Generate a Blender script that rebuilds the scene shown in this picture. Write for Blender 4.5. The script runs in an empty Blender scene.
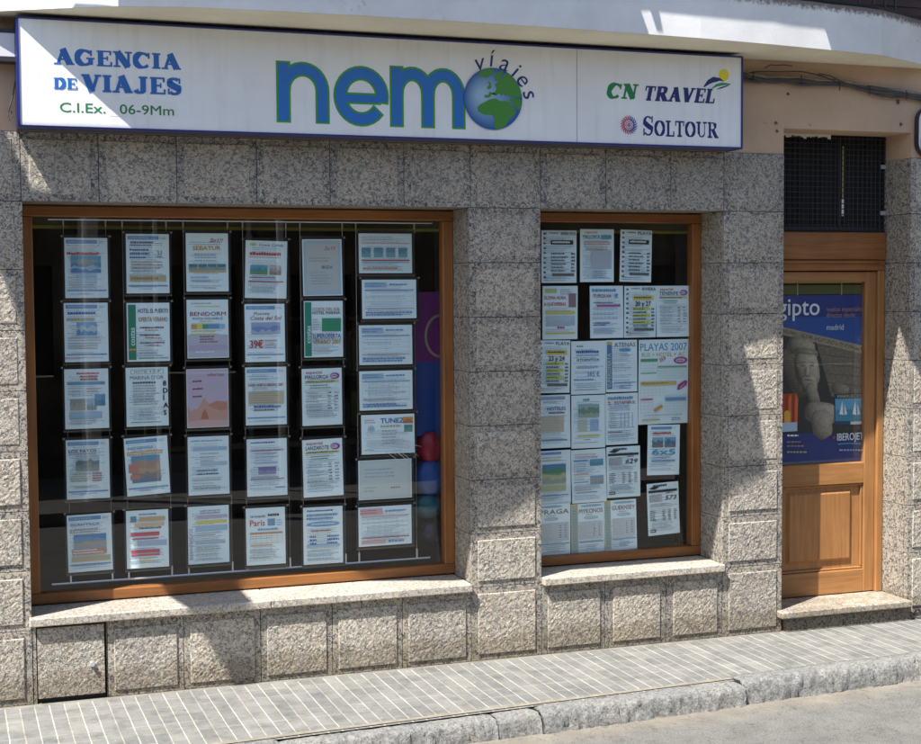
import bpy, math, random
from mathutils import Vector, noise
from mathutils.geometry import tessellate_polygon
random.seed(7)
C = bpy.context.scene.collection
scene = bpy.context.scene

# ------------------------------------------------------------------ camera
CAM = Vector((-0.1145, -7.2545, 1.9994)); FPX = 1446.54
yaw, pitch, roll = 0.3434, -0.0557, -0.0064
FW = Vector((math.sin(yaw)*math.cos(pitch), math.cos(yaw)*math.cos(pitch), math.sin(pitch)))
R0 = Vector((math.cos(yaw), -math.sin(yaw), 0)); U0 = R0.cross(FW)
RT = R0*math.cos(roll) + U0*math.sin(roll); UP = U0*math.cos(roll) - R0*math.sin(roll)
def at(x, y, Y):
    """measured picture point -> world point on the plane at depth Y"""
    d = FW + RT*((x-460.5)/FPX) - UP*((y-372)/FPX)
    return CAM + d*((Y-CAM.y)/d.y)

# ------------------------------------------------------------------ mesh builder
class MB:
    def __init__(s): s.v=[]; s.f=[]; s.c=[]
    def face(s, pts, col=(1,1,1)):
        n=len(s.v); s.v += [tuple(p) for p in pts]; s.f.append(tuple(range(n,n+len(pts)))); s.c.append(col)
    def box(s, x0,x1,y0,y1,z0,z1, col=(1,1,1), b=0):
        if b<=0:
            n=len(s.v)
            s.v += [(x0,y0,z0),(x1,y0,z0),(x1,y1,z0),(x0,y1,z0),(x0,y0,z1),(x1,y0,z1),(x1,y1,z1),(x0,y1,z1)]
            for f in ((0,3,2,1),(4,5,6,7),(0,1,5,4),(1,2,6,5),(2,3,7,6),(3,0,4,7)):
                s.f.append(tuple(n+i for i in f)); s.c.append(col)
            return
        # chamfered box
        P={}
        X=(x0,x1);Y=(y0,y1);Z=(z0,z1)
        def vid(i,j,k,a):
            key=(i,j,k,a)
            if key not in P:
                sx=1 if i==0 else -1; sy=1 if j==0 else -1; sz=1 if k==0 else -1
                p=[X[i]+sx*b,Y[j]+sy*b,Z[k]+sz*b]; p[a]=(X[i],Y[j],Z[k])[a]
                P[key]=len(s.v); s.v.append(tuple(p))
            return P[key]
        def add(f): s.f.append(tuple(f)); s.c.append(col)
        add([vid(0,0,0,0),vid(0,0,1,0),vid(0,1,1,0),vid(0,1,0,0)]); add([vid(1,0,0,0),vid(1,1,0,0),vid(1,1,1,0),vid(1,0,1,0)])
        add([vid(0,0,0,1),vid(1,0,0,1),vid(1,0,1,1),vid(0,0,1,1)]); add([vid(0,1,0,1),vid(0,1,1,1),vid(1,1,1,1),vid(1,1,0,1)])
        add([vid(0,0,0,2),vid(0,1,0,2),vid(1,1,0,2),vid(1,0,0,2)]); add([vid(0,0,1,2),vid(1,0,1,2),vid(1,1,1,2),vid(0,1,1,2)])
        for i in (0,1):
            for j in (0,1): add([vid(i,j,0,0),vid(i,j,1,0),vid(i,j,1,1),vid(i,j,0,1)])
        for i in (0,1):
            for k in (0,1): add([vid(i,0,k,0),vid(i,1,k,0),vid(i,1,k,2),vid(i,0,k,2)])
        for j in (0,1):
            for k in (0,1): add([vid(0,j,k,1),vid(1,j,k,1),vid(1,j,k,2),vid(0,j,k,2)])
        for i in (0,1):
            for j in (0,1):
                for k in (0,1): add([vid(i,j,k,0),vid(i,j,k,1),vid(i,j,k,2)])
    def tube(s, pts, r, n=6, col=(1,1,1)):
        pts=[Vector(p) for p in pts]; rings=[]
        for i,p in enumerate(pts):
            t=(pts[min(i+1,len(pts)-1)]-pts[max(i-1,0)]).normalized()
            a=t.cross(Vector((0,0,1)));
            if a.length<.05: a=t.cross(Vector((1,0,0)))
            a.normalize(); b=t.cross(a); rr=r[i] if isinstance(r,(list,tuple)) else r
            k=len(s.v); s.v += [tuple(p+a*rr*math.cos(2*math.pi*j/n)+b*rr*math.sin(2*math.pi*j/n)) for j in range(n)]; rings.append(k)
        for q in range(len(rings)-1):
            for j in range(n):
                s.f.append((rings[q]+j,rings[q]+(j+1)%n,rings[q+1]+(j+1)%n,rings[q+1]+j)); s.c.append(col)
        s.f.append(tuple(rings[0]+j for j in range(n))[::-1]); s.c.append(col)
        s.f.append(tuple(rings[-1]+j for j in range(n))); s.c.append(col)
    def ball(s, c, r, nu=16, nv=10, col=(1,1,1), sq=(1,1,1), dent=0, f=6):
        base=len(s.v)
        for i in range(nv+1):
            th=math.pi*i/nv
            for j in range(nu):
                ph=2*math.pi*j/nu
                d=Vector((math.sin(th)*math.cos(ph),math.sin(th)*math.sin(ph),math.cos(th)))
                k=1+(dent*noise.noise(d*f*.35+Vector(c)*3) if dent else 0)
                s.v.append((c[0]+d.x*r*sq[0]*k,c[1]+d.y*r*sq[1]*k,c[2]+d.z*r*sq[2]*k))
        for i in range(nv):
            for j in range(nu):
                a=base+i*nu+j;b=base+i*nu+(j+1)%nu
                s.f.append((a,a+nu,b+nu,b)); s.c.append(col)
    def build(s, name, m, parent=None, smooth=False):
        me=bpy.data.meshes.new(name); me.from_pydata(s.v,[],s.f)
        ca=me.color_attributes.new('Col','FLOAT_COLOR','CORNER'); i=0
        data=[]
        for f,c in zip(s.f,s.c): data += list((c[0],c[1],c[2],1.0))*len(f)
        ca.data.foreach_set('color',data)
        if smooth: me.polygons.foreach_set('use_smooth',[True]*len(me.polygons))
        me.update(); o=bpy.data.objects.new(name,me); C.objects.link(o); me.materials.append(m)
        if parent: o.parent=parent
        return o
def tag(o, label, cat=None, group=None, kind=None):
    if label: o['label']=label
    if cat: o['category']=cat
    if group: o['group']=group
    if kind: o['kind']=kind
    return o
def thing(name, label, cat, loc=(0,0,0), group=None):
    o=bpy.data.objects.new(name,None); C.objects.link(o); o.empty_display_size=.1
    o.location=loc
    return tag(o,label,cat,group)
def put(o, parent):                       # parent keeping world place
    o.parent=parent; o.matrix_parent_inverse.identity(); o.location=-Vector(parent.location) if True else o.location
    return o
def part(mb, name, m, parent, smooth=False, label=None):
    o=mb.build(name,m,None,smooth)
    if parent is not None:
        base=parent.location.copy(); p=parent.parent
        while p is not None: base+=p.location; p=p.parent
        o.parent=parent; o.location=-base
    if label: o['label']=label
    return o

# ------------------------------------------------------------------ materials
def newmat(name):
    m=bpy.data.materials.new(name); m.use_nodes=True; nt=m.node_tree; n=nt.nodes; b=n['Principled BSDF']
    return m,nt,n,nt.links,b
def N(n,t,**k):
    x=n.new(t)
    for a,v in k.items():
        if a.startswith('i_'): x.inputs[a[2:].replace('_',' ')].default_value=v
        else: setattr(x,a,v)
    return x
def ramp(n,stops,interp='LINEAR'):
    r=n.new('ShaderNodeValToRGB'); r.color_ramp.interpolation=interp
    e=r.color_ramp.elements
    while len(e)<len(stops): e.new(.5)
    for i,(p,c) in enumerate(stops):
        e[i].position=p; e[i].color=(c[0],c[1],c[2],1) if not isinstance(c,(int,float)) else (c,c,c,1)
    return r
def mixc(n,l,a,b,fac,mode='MIX'):
    m=n.new('ShaderNodeMix'); m.data_type='RGBA'; m.blend_type=mode
    for s,v in ((0,fac),(6,a),(7,b)):
        if hasattr(v,'is_output') or hasattr(v,'links'): l.new(v,m.inputs[s])
        elif isinstance(v,(int,float)): m.inputs[s].default_value=v
        else: m.inputs[s].default_value=(v[0],v[1],v[2],1)
    return m.outputs[2]
def noise_n(n,l,co,scale,detail=3,rough=.55,dist=0):
    x=N(n,'ShaderNodeTexNoise'); x.inputs['Scale'].default_value=scale; x.inputs['Detail'].default_value=detail
    x.inputs['Roughness'].default_value=rough; x.inputs['Distortion'].default_value=dist
    l.new(co,x.inputs['Vector']); return x.outputs['Fac']
def bump(n,l,h,strength,dist,b):
    x=N(n,'ShaderNodeBump'); x.inputs['Strength'].default_value=strength; x.inputs['Distance'].default_value=dist
    l.new(h,x.inputs['Height']); l.new(x.outputs['Normal'],b.inputs['Normal']); return x
def granite(name, rough_bump=.3, light=1.0, polish=.55, dark=.95):
    m,nt,n,l,b=newmat(name)
    g=N(n,'ShaderNodeNewGeometry'); co=g.outputs['Position']
    att=N(n,'ShaderNodeAttribute',attribute_name='Col')
    # tile shifts the pattern so neighbours differ
    add=N(n,'ShaderNodeVectorMath',operation='MULTIPLY_ADD'); l.new(att.outputs['Color'],add.inputs[0]); add.inputs[1].default_value=(7.3,5.1,9.7); l.new(co,add.inputs[2])
    v=add.outputs[0]
    a=noise_n(n,l,v,48,3,.6,.6); r1=ramp(n,[(.38,(.51,.475,.40)),(.50,(.46,.415,.345)),(.60,(.495,.435,.36)),(.7,(.62,.60,.54))]); l.new(a,r1.inputs[0])
    pk=noise_n(n,l,v,24,2,.5); rp=ramp(n,[(.48,0.),(.62,1.)]); l.new(pk,rp.inputs[0])
    c=mixc(n,l,r1.outputs[0],(.475,.41,.33),rp.outputs[0])
    d=noise_n(n,l,v,74,1,.5,1.3); r2=ramp(n,[(.52,0.),(.545,1.)]); l.new(d,r2.inputs[0])
    dm=noise_n(n,l,v,27,2,.5,.3); r2b=ramp(n,[(.34,.35),(.46,1.)]); l.new(dm,r2b.inputs[0])
    mu=N(n,'ShaderNodeMath',operation='MULTIPLY'); l.new(r2.outputs[0],mu.inputs[0]); l.new(r2b.outputs[0],mu.inputs[1])
    mk=N(n,'ShaderNodeMath',operation='MULTIPLY'); l.new(mu.outputs[0],mk.inputs[0]); mk.inputs[1].default_value=dark
    c=mixc(n,l,c,(.075,.075,.082),mk.outputs[0])
    gq=noise_n(n,l,v,50,2,.5,1.0); r3=ramp(n,[(.575,0.),(.60,.75*dark)]); l.new(gq,r3.inputs[0])
    c=mixc(n,l,c,(.20,.195,.19),r3.outputs[0])
    sp=noise_n(n,l,v,130,2,.6); r6=ramp(n,[(.62,0.),(.66,.7*dark)]); l.new(sp,r6.inputs[0])
    c=mixc(n,l,c,(.14,.14,.15),r6.outputs[0])
    big=noise_n(n,l,co,1.7,4,.6); r4=ramp(n,[(.3,.78*light),(.7,1.08*light)]); l.new(big,r4.inputs[0])
    c=mixc(n,l,c,r4.outputs[0],1.0,'MULTIPLY')
    sc=N(n,'ShaderNodeSeparateColor'); l.new(att.outputs['Color'],sc.inputs[0]); rv=ramp(n,[(0,(.91,.91,.92)),(.5,(.99,.985,.97)),(1,(1.08,1.06,1.02))]); l.new(sc.outputs[0],rv.inputs[0]); c=mixc(n,l,c,rv.outputs[0],1.0,'MULTIPLY')
    # grime rising from the pavement, uneven
    sx=N(n,'ShaderNodeSeparateXYZ'); l.new(co,sx.inputs[0])
    g2=noise_n(n,l,co,9,5,.65); mm=N(n,'ShaderNodeMath',operation='MULTIPLY_ADD'); l.new(g2,mm.inputs[0]); mm.inputs[1].default_value=-.22; l.new(sx.outputs['Z'],mm.inputs[2])
    r5=ramp(n,[(0,(.66,.63,.58)),(.06,(1,1,1))]);
    l.new(mm.outputs[0],r5.inputs[0]); c=mixc(n,l,c,r5.outputs[0],1.0,'MULTIPLY')
    l.new(c,b.inputs['Base Color']); b.inputs['Roughness'].default_value=polish
    hb=noise_n(n,l,v,48,5,.7); 
    bump(n,l,hb,rough_bump,.012,b)
    return m
M={}
M['granite']=granite('granite_polished',.10,.92,.42)
M['granite_rough']=granite('granite_bush_hammered',.7,1.08,.8,.72)
M['granite_sill']=granite('granite_sill',.12,1.22,.5,.6)
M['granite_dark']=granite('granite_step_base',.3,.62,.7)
def simple(name,col,rough=.6,bs=0,bsc=30,var=.0,vs=3,metal=0,spec=None):
    m,nt,n,l,b=newmat(name)
    g=N(n,'ShaderNodeNewGeometry'); co=g.outputs['Position']
    if var:
        f=noise_n(n,l,co,vs,5,.6); r=ramp(n,[(.3,tuple(x*(1-var) for x in col)),(.7,tuple(min(1,x*(1+var)) for x in col))]); l.new(f,r.inputs[0]); l.new(r.outputs[0],b.inputs['Base Color'])
    else: b.inputs['Base Color'].default_value=(*col,1)
    b.inputs['Roughness'].default_value=rough; b.inputs['Metallic'].default_value=metal
    if bs: bump(n,l,noise_n(n,l,co,bsc,5,.6),bs,.01,b)
    return m
def wood(name,c1,c2,axis='Z',rough=.45):
    m,nt,n,l,b=newmat(name); g=N(n,'ShaderNodeNewGeometry'); mp=N(n,'ShaderNodeMapping')
    mp.inputs['Scale'].default_value=(40,40,2.2) if axis=='Z' else (2.2,40,40)
    l.new(g.outputs['Position'],mp.inputs[0]); f=noise_n(n,l,mp.outputs[0],1.2,6,.65,.5)
    r=ramp(n,[(.28,c1),(.5,tuple((a+b_)/2 for a,b_ in zip(c1,c2))),(.72,c2)]); l.new(f,r.inputs[0])
    big=noise_n(n,l,g.outputs['Position'],3,3); r2=ramp(n,[(.3,.8),(.7,1.1)]); l.new(big,r2.inputs[0])
    l.new(mixc(n,l,r.outputs[0],r2.outputs[0],1.0,'MULTIPLY'),b.inputs['Base Color'])
    b.inputs['Roughness'].default_value=rough; bump(n,l,f,.25,.003,b); return m
M['wood_z']=wood('frame_wood_upright',(.20,.072,.019),(.35,.142,.040),'Z')
M['wood_x']=wood('frame_wood_level',(.20,.072,.019),(.35,.142,.040),'X')
M['door_z']=wood('door_wood_upright',(.27,.120,.038),(.43,.205,.072),'Z')
M['door_x']=wood('door_wood_level',(.27,.120,.038),(.43,.205,.072),'X')
M['mortar']=simple('dark_mortar',(.07,.065,.06),.9)
M['black']=simple('black_void',(.012,.012,.013),.8)
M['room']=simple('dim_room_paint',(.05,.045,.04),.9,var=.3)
M['iron']=simple('dark_iron',(.035,.035,.04),.5,metal=.2)
M['alu']=simple('aluminium',(.62,.64,.66),.35,metal=.6)
M['cable']=simple('cable_rubber',(.06,.055,.055),.6,var=.3,vs=20)
M['cable2']=simple('cable_grey',(.25,.20,.15),.7,var=.3,vs=20)
M['blue']=simple('sign_blue_trim',(.018,.024,.17),.35)
def mat_print(name,rough=.35,bs=0):
    m,nt,n,l,b=newmat(name); a=N(n,'ShaderNodeAttribute',attribute_name='Col'); l.new(a.outputs['Color'],b.inputs['Base Color'])
    b.inputs['Roughness'].default_value=rough
    if bs:
        g=N(n,'ShaderNodeNewGeometry'); bump(n,l,noise_n(n,l,g.outputs['Position'],bs,3),.25,.004,b)
    return m
M['paper']=mat_print('printed_paper',.5,9); M['vinyl']=mat_print('sign_vinyl',.3); M['rubber']=mat_print('balloon_skin',.45)
def glass(name,ior=1.5,tint=(.93,.97,.95),boost=1.0):
    m,nt,n,l,b=newmat(name); n.remove(b); out=n['Material Output']
    t=N(n,'ShaderNodeBsdfTransparent'); t.inputs[0].default_value=(*tint,1); g=N(n,'ShaderNodeBsdfGlossy'); g.inputs['Roughness'].default_value=.0
    geo=N(n,'ShaderNodeNewGeometry'); bm=N(n,'ShaderNodeBump'); bm.inputs['Strength'].default_value=.05; bm.inputs['Distance'].default_value=.01
    l.new(noise_n(n,l,geo.outputs['Position'],1.6,1),bm.inputs['Height']); l.new(bm.outputs[0],g.inputs['Normal'])
    dt=N(n,'ShaderNodeVectorMath',operation='DOT_PRODUCT'); l.new(geo.outputs['Normal'],dt.inputs[0]); l.new(geo.outputs['Incoming'],dt.inputs[1])
    ab=N(n,'ShaderNodeMath',operation='ABSOLUTE'); l.new(dt.outputs['Value'],ab.inputs[0])
    iv=N(n,'ShaderNodeMath',operation='SUBTRACT'); iv.inputs[0].default_value=1; l.new(ab.outputs[0],iv.inputs[1])
    pw=N(n,'ShaderNodeMath',operation='POWER'); l.new(iv.outputs[0],pw.inputs[0]); pw.inputs[1].default_value=5
    ml=N(n,'ShaderNodeMath',operation='MULTIPLY_ADD'); l.new(pw.outputs[0],ml.inputs[0]); ml.inputs[1].default_value=.9; ml.inputs[2].default_value=boost
    x=N(n,'ShaderNodeMixShader'); l.new(ml.outputs[0],x.inputs[0]); l.new(t.outputs[0],x.inputs[1]); l.new(g.outputs[0],x.inputs[2]); l.new(x.outputs[0],out.inputs[0])
    return m
M['glass']=glass('window_glass',1.5,(.97,.99,.985),.07)
def plaster(name,col,dirt=(.16,.10,.08),topz=None,bs=.25):
    m,nt,n,l,b=newmat(name); g=N(n,'ShaderNodeNewGeometry'); co=g.outputs['Position']
    f=noise_n(n,l,co,3.,6,.65); r=ramp(n,[(.3,tuple(x*.86 for x in col)),(.7,tuple(min(1,x*1.06) for x in col))]); l.new(f,r.inputs[0]); c=r.outputs[0]
    s=noise_n(n,l,co,13,4,.6); r2=ramp(n,[(.68,0.),(.76,.75)]); l.new(s,r2.inputs[0]); c=mixc(n,l,c,dirt,r2.outputs[0])
    if topz:
        sx=N(n,'ShaderNodeSeparateXYZ'); l.new(co,sx.inputs[0]); w=noise_n(n,l,co,42,4,.75)
        mm=N(n,'ShaderNodeMath',operation='MULTIPLY_ADD'); l.new(w,mm.inputs[0]); mm.inputs[1].default_value=.10; l.new(sx.outputs['Z'],mm.inputs[2])
        sb=N(n,'ShaderNodeMath',operation='SUBTRACT'); l.new(mm.outputs[0],sb.inputs[0]); sb.inputs[1].default_value=topz
        r3=ramp(n,[(.06,0.),(.085,.85)]); l.new(sb.outputs[0],r3.inputs[0]); c=mixc(n,l,c,(.10,.055,.045),r3.outputs[0])
    l.new(c,b.inputs['Base Color']); b.inputs['Roughness'].default_value=.85
    bump(n,l,noise_n(n,l,co,55,5,.6),bs,.006,b); return m
M['plaster']=plaster('pink_beige_plaster',(.55,.385,.265))
M['fascia']=plaster('white_balcony_paint',(.78,.77,.76),(.5,.48,.46),3.50,.12)
M['soffit']=plaster('cream_soffit_paint',(.80,.75,.60),(.5,.45,.38))
# pavement
def pavement():
    m,nt,n,l,b=newmat('ribbed_pavement_tiles'); g=N(n,'ShaderNodeNewGeometry'); co=g.outputs['Position']
    mp=N(n,'ShaderNodeMapping'); mp.inputs['Location'].default_value=(.013,.0,0); l.new(co,mp.inputs[0])
    wob=N(n,'ShaderNodeTexNoise'); wob.inputs['Scale'].default_value=6; l.new(co,wob.inputs['Vector'])
    va=N(n,'ShaderNodeVectorMath',operation='MULTIPLY_ADD'); l.new(wob.outputs['Color'],va.inputs[0]); va.inputs[1].default_value=(.006,.006,0); l.new(mp.outputs[0],va.inputs[2])
    br=N(n,'ShaderNodeTexBrick',offset=0.0); br.inputs['Scale'].default_value=1; br.inputs['Brick Width'].default_value=.0685; br.inputs['Row Height'].default_value=40.0
    br.inputs['Mortar Size'].default_value=.0036; br.inputs['Mortar Smooth'].default_value=.4; br.inputs['Bias'].default_value=-.1
    br.inputs['Color1'].default_value=(.185,.185,.178,1); br.inputs['Color2'].default_value=(.225,.222,.212,1); br.inputs['Mortar'].default_value=(.33,.322,.295,1)
    l.new(va.outputs[0],br.inputs['Vector'])
    # row joints are fainter than the ribs
    w=noise_n(n,l,co,5.5,5,.7); rw=ramp(n,[(.42,0.),(.75,.6)]); l.new(w,rw.inputs[0])
    b2=N(n,'ShaderNodeTexBrick',offset=0.0); b2.inputs['Scale'].default_value=1; b2.inputs['Brick Width'].default_value=.0685; b2.inputs['Row Height'].default_value=.137
    b2.inputs['Mortar Size'].default_value=.0045; b2.inputs['Mortar Smooth'].default_value=.6; b2.inputs['Color1'].default_value=(.80,.81,.82,1); b2.inputs['Color2'].default_value=(1.12,1.1,1.06,1); b2.inputs['Mortar'].default_value=(1.6,1.55,1.4,1)
    l.new(va.outputs[0],b2.inputs['Vector']); cc=mixc(n,l,br.outputs['Color'],b2.outputs['Color'],.8,'MULTIPLY')
    b3=N(n,'ShaderNodeTexBrick',offset=0.0); b3.inputs['Scale'].default_value=1; b3.inputs['Brick Width'].default_value=.2055; b3.inputs['Row Height'].default_value=.2055
    b3.inputs['Mortar Size'].default_value=.002; b3.inputs['Color1'].default_value=(.88,.88,.9,1); b3.inputs['Color2'].default_value=(1.1,1.09,1.07,1); b3.inputs['Mortar'].default_value=(.6,.58,.55,1)
    l.new(va.outputs[0],b3.inputs['Vector']); cc=mixc(n,l,cc,b3.outputs['Color'],.8,'MULTIPLY')
    c=mixc(n,l,cc,(.20,.195,.18),rw.outputs[0])
    sx=N(n,'ShaderNodeSeparateXYZ'); l.new(co,sx.inputs[0])
    w2=noise_n(n,l,co,14,5,.65); mm=N(n,'ShaderNodeMath',operation='MULTIPLY_ADD'); l.new(w2,mm.inputs[0]); mm.inputs[1].default_value=.09; l.new(sx.outputs['Y'],mm.inputs[2])
    r=ramp(n,[(.0,0.),(.02,1.)]); l.new(mm.outputs[0],r.inputs[0]); c=mixc(n,l,c,(.23,.215,.18),r.outputs[0])
    fine=noise_n(n,l,co,160,3,.6); rf=ramp(n,[(.3,.8),(.7,1.15)]); l.new(fine,rf.inputs[0]); c=mixc(n,l,c,rf.outputs[0],1.0,'MULTIPLY')
    sp=noise_n(n,l,co,38,2,.5); rs=ramp(n,[(.70,0.),(.73,.7)]); l.new(sp,rs.inputs[0]); c=mixc(n,l,c,(.40,.39,.36),rs.outputs[0])
    dk=noise_n(n,l,co,7.5,6,.72); rd=ramp(n,[(.32,.62),(.5,.95),(.7,1.12)]); l.new(dk,rd.inputs[0]); c=mixc(n,l,c,rd.outputs[0],1.0,'MULTIPLY')
    gm=noise_n(n,l,co,21,1,.4); rg=ramp(n,[(.76,0.),(.775,.7)]); l.new(gm,rg.inputs[0]); c=mixc(n,l,c,(.06,.06,.06),rg.outputs[0])
    l.new(c,b.inputs['Base Color']); b.inputs['Roughness'].default_value=.85
    inv=N(n,'ShaderNodeMath',operation='SUBTRACT'); inv.inputs[0].default_value=1; l.new(br.outputs['Fac'],inv.inputs[1]); bump(n,l,inv.outputs[0],.5,.004,b); return m
M['pave']=pavement()
def asphalt():
    m,nt,n,l,b=newmat('dusty_asphalt'); g=N(n,'ShaderNodeNewGeometry'); co=g.outputs['Position']
    f=noise_n(n,l,co,120,4,.75); r=ramp(n,[(.32,(.09,.088,.084)),(.5,(.165,.16,.148)),(.68,(.27,.26,.24))]); l.new(f,r.inputs[0]); c=r.outputs[0]
    sx=N(n,'ShaderNodeSeparateXYZ'); l.new(co,sx.inputs[0]); a=N(n,'ShaderNodeMath',operation='MULTIPLY_ADD'); l.new(sx.outputs['X'],a.inputs[0]); a.inputs[1].default_value=-.05; l.new(sx.outputs['Y'],a.inputs[2])
    w=noise_n(n,l,co,3.5,5,.65); a2=N(n,'ShaderNodeMath',operation='MULTIPLY_ADD'); l.new(w,a2.inputs[0]); a2.inputs[1].default_value=.35; l.new(a.outputs[0],a2.inputs[2])
    a3=N(n,'ShaderNodeMath',operation='ADD'); l.new(a2.outputs[0],a3.inputs[0]); a3.inputs[1].default_value=1.2
    r2=ramp(n,[(.0,0.),(.22,.6)]); l.new(a3.outputs[0],r2.inputs[0]); c=mixc(n,l,c,(.29,.25,.19),r2.outputs[0])
    s=noise_n(n,l,co,26,3,.6); rs=ramp(n,[(.64,0.),(.68,.5)]); l.new(s,rs.inputs[0]); c=mixc(n,l,c,(.06,.06,.06),rs.outputs[0])
    cr=noise_n(n,l,co,2.3,6,.7,1.2); rc=ramp(n,[(.492,0.),(.498,.6),(.502,.6),(.508,0.)]); l.new(cr,rc.inputs[0]); c=mixc(n,l,c,(.05,.05,.05),rc.outputs[0])
    pl_=noise_n(n,l,co,6,5,.7); rp=ramp(n,[(.35,.82),(.65,1.1)]); l.new(pl_,rp.inputs[0]); c=mixc(n,l,c,rp.outputs[0],1.0,'MULTIPLY')
    l.new(c,b.inputs['Base Color']); b.inputs['Roughness'].default_value=.9; bump(n,l,f,.8,.008,b); return m
M['road']=asphalt()
def kerbm():
    m,nt,n,l,b=newmat('worn_grey_kerb_stone'); g=N(n,'ShaderNodeNewGeometry'); co=g.outputs['Position']
    f=noise_n(n,l,co,42,6,.8); r=ramp(n,[(.32,(.12,.12,.125)),(.46,(.30,.295,.285)),(.66,(.46,.455,.44))]); l.new(f,r.inputs[0]); c=r.outputs[0]
    k=noise_n(n,l,co,110,3,.6); rk=ramp(n,[(.56,0.),(.62,.7)]); l.new(k,rk.inputs[0]); c=mixc(n,l,c,(.08,.08,.085),rk.outputs[0])
    q=noise_n(n,l,co,4,4,.6); rq=ramp(n,[(.3,(.82,.83,.86)),(.7,(1.1,1.08,1.02))]); l.new(q,rq.inputs[0]); c=mixc(n,l,c,rq.outputs[0],1.0,'MULTIPLY')
    l.new(c,b.inputs['Base Color']); b.inputs['Roughness'].default_value=.9; bump(n,l,f,1.0,.02,b); return m
M['kerb']=kerbm()

# ------------------------------------------------------------------ key measures (metres)
XL,XR,X2,XR2,DL,DR=.2586,2.5337,2.945,4.0717,4.4659,5.3354
G=.2558; ZB,ZT=.437,2.444; ZG=2.776; ZS=3.305
SLOPE=.052
def yk(x): return -.93+SLOPE*(x-1.36)          # inner edge of the kerb

# ------------------------------------------------------------------ ground
mb=MB(); mb.face([(-12,yk(-12)-.03,0),(14,yk(14)-.03,0),(14,.3,0),(-12,.3,0)]); tag(mb.build('pavement',M['pave']),None,kind='structure')
mb=MB(); mb.face([(-60,-5.6,-.1),(60,-5.6,-.1),(60,.02,-.1),(-60,.02,-.1)]); tag(mb.build('road',M['road']),None,kind='structure')
mb=MB(); mb.face([(-60,-60,-.02),(60,-60,-.02),(60,60,-.108),(-60,60,-.108)]); 
mb=MB(); mb.face([(-150,-150,-.112),(150,-150,-.112),(150,150,-.112),(-150,150,-.112)]); tag(mb.build('ground',simple('far_earth',(.2,.18,.15),.9,var=.2)),None,kind='structure')
mb=MB(); mb.box(-60,60,-8.2,-5.6,-.11,.02); tag(mb.build('far_pavement',simple('far_pavement',(.17,.165,.155),.9,var=.2,vs=8)),None,kind='structure')
# kerb of rough granite blocks (real relief)
mb=MB()
joints=[-6.0,-4.9,-3.9,-2.7,-1.6,-.55,.35,1.25,2.29,2.52,3.66,4.95,6.1,7.2,8.4,9.5,10.8,12]
for bi in range(len(joints)-1):
    xa,xb=joints[bi]+.001,joints[bi+1]-.001
    rr=random.Random(bi*13+2); dz=rr.uniform(-.006,.008); dy=rr.uniform(-.008,.008); tw=rr.uniform(-.01,.01)
    if bi==7: dz,dy=-.012,.004
    if bi==10: dz,dy,tw=.010,.022,.006
    if bi==8: dz,dy=-.010,.004
    if bi==9: dz,dy=-.004,-.002
    prof=[(.0,-.03),(.0,.002),(.03,.004),(.06,.005),(.09,.004),(.112,.001),(.128,-.008),(.137,-.022),(.142,-.045),(.146,-.07),(.15,-.10),(.152,-.13)]
    nx=max(8,int((xb-xa)/.012)); col=(rr.random(),rr.random(),rr.random()); rows=[]
    for i in range(nx+1):
        x=xa+(xb-xa)*i/nx; e=min(i,nx-i)*.012; sh=.012*max(0,1-e/.03)
        row=[]
        for k,(py,pz) in enumerate(prof):
            y=yk(x)-py+dy+tw*(x-(xa+xb)/2); z=pz+dz
            q=Vector((x*18,y*18,z*18)); d=noise.noise(q)*.013+noise.noise(q*3.1)*.014+noise.noise(q*6.5)*.005
            if k<4: d*=.35
            if k>3: y-=d; z+=d*.5-sh*.4
            else: z+=d*.6-sh*.6
            row.append((x,y,z))
        rows.append(row)
    for i in range(nx):
        for k in range(len(prof)-1): mb.face([rows[i][k],rows[i+1][k],rows[i+1][k+1],rows[i][k+1]],col)
    mb.face(rows[0][::-1],col); mb.face(rows[-1],col)
k=mb.build('kerb',M['kerb'],smooth=False); tag(k,None,kind='structure')
# weld for smooth shading across facets
import bmesh
bm=bmesh.new(); bm.from_mesh(k.data); bmesh.ops.remove_doubles(bm,verts=bm.verts,dist=.0004); bm.to_mesh(k.data); bm.free()
for p in k.data.polygons: p.use_smooth=True
# mortar line between pavement and kerb
mb=MB(); rr=random.Random(4); prev=None
x=-6
while x<12:
    y=yk(x); w=.012+.014*noise.noise(Vector((x*7,0,3)))
    cur=((x,y+.012+w,.004),(x,y-.012,.0045))
    if prev: mb.face([prev[1],cur[1],cur[0],prev[0]])
    prev=cur; x+=.04
tag(mb.build('mortar_strip',simple('sandy_mortar',(.24,.215,.17),.95,.5,60,.25,20)),None,kind='structure')

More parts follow.
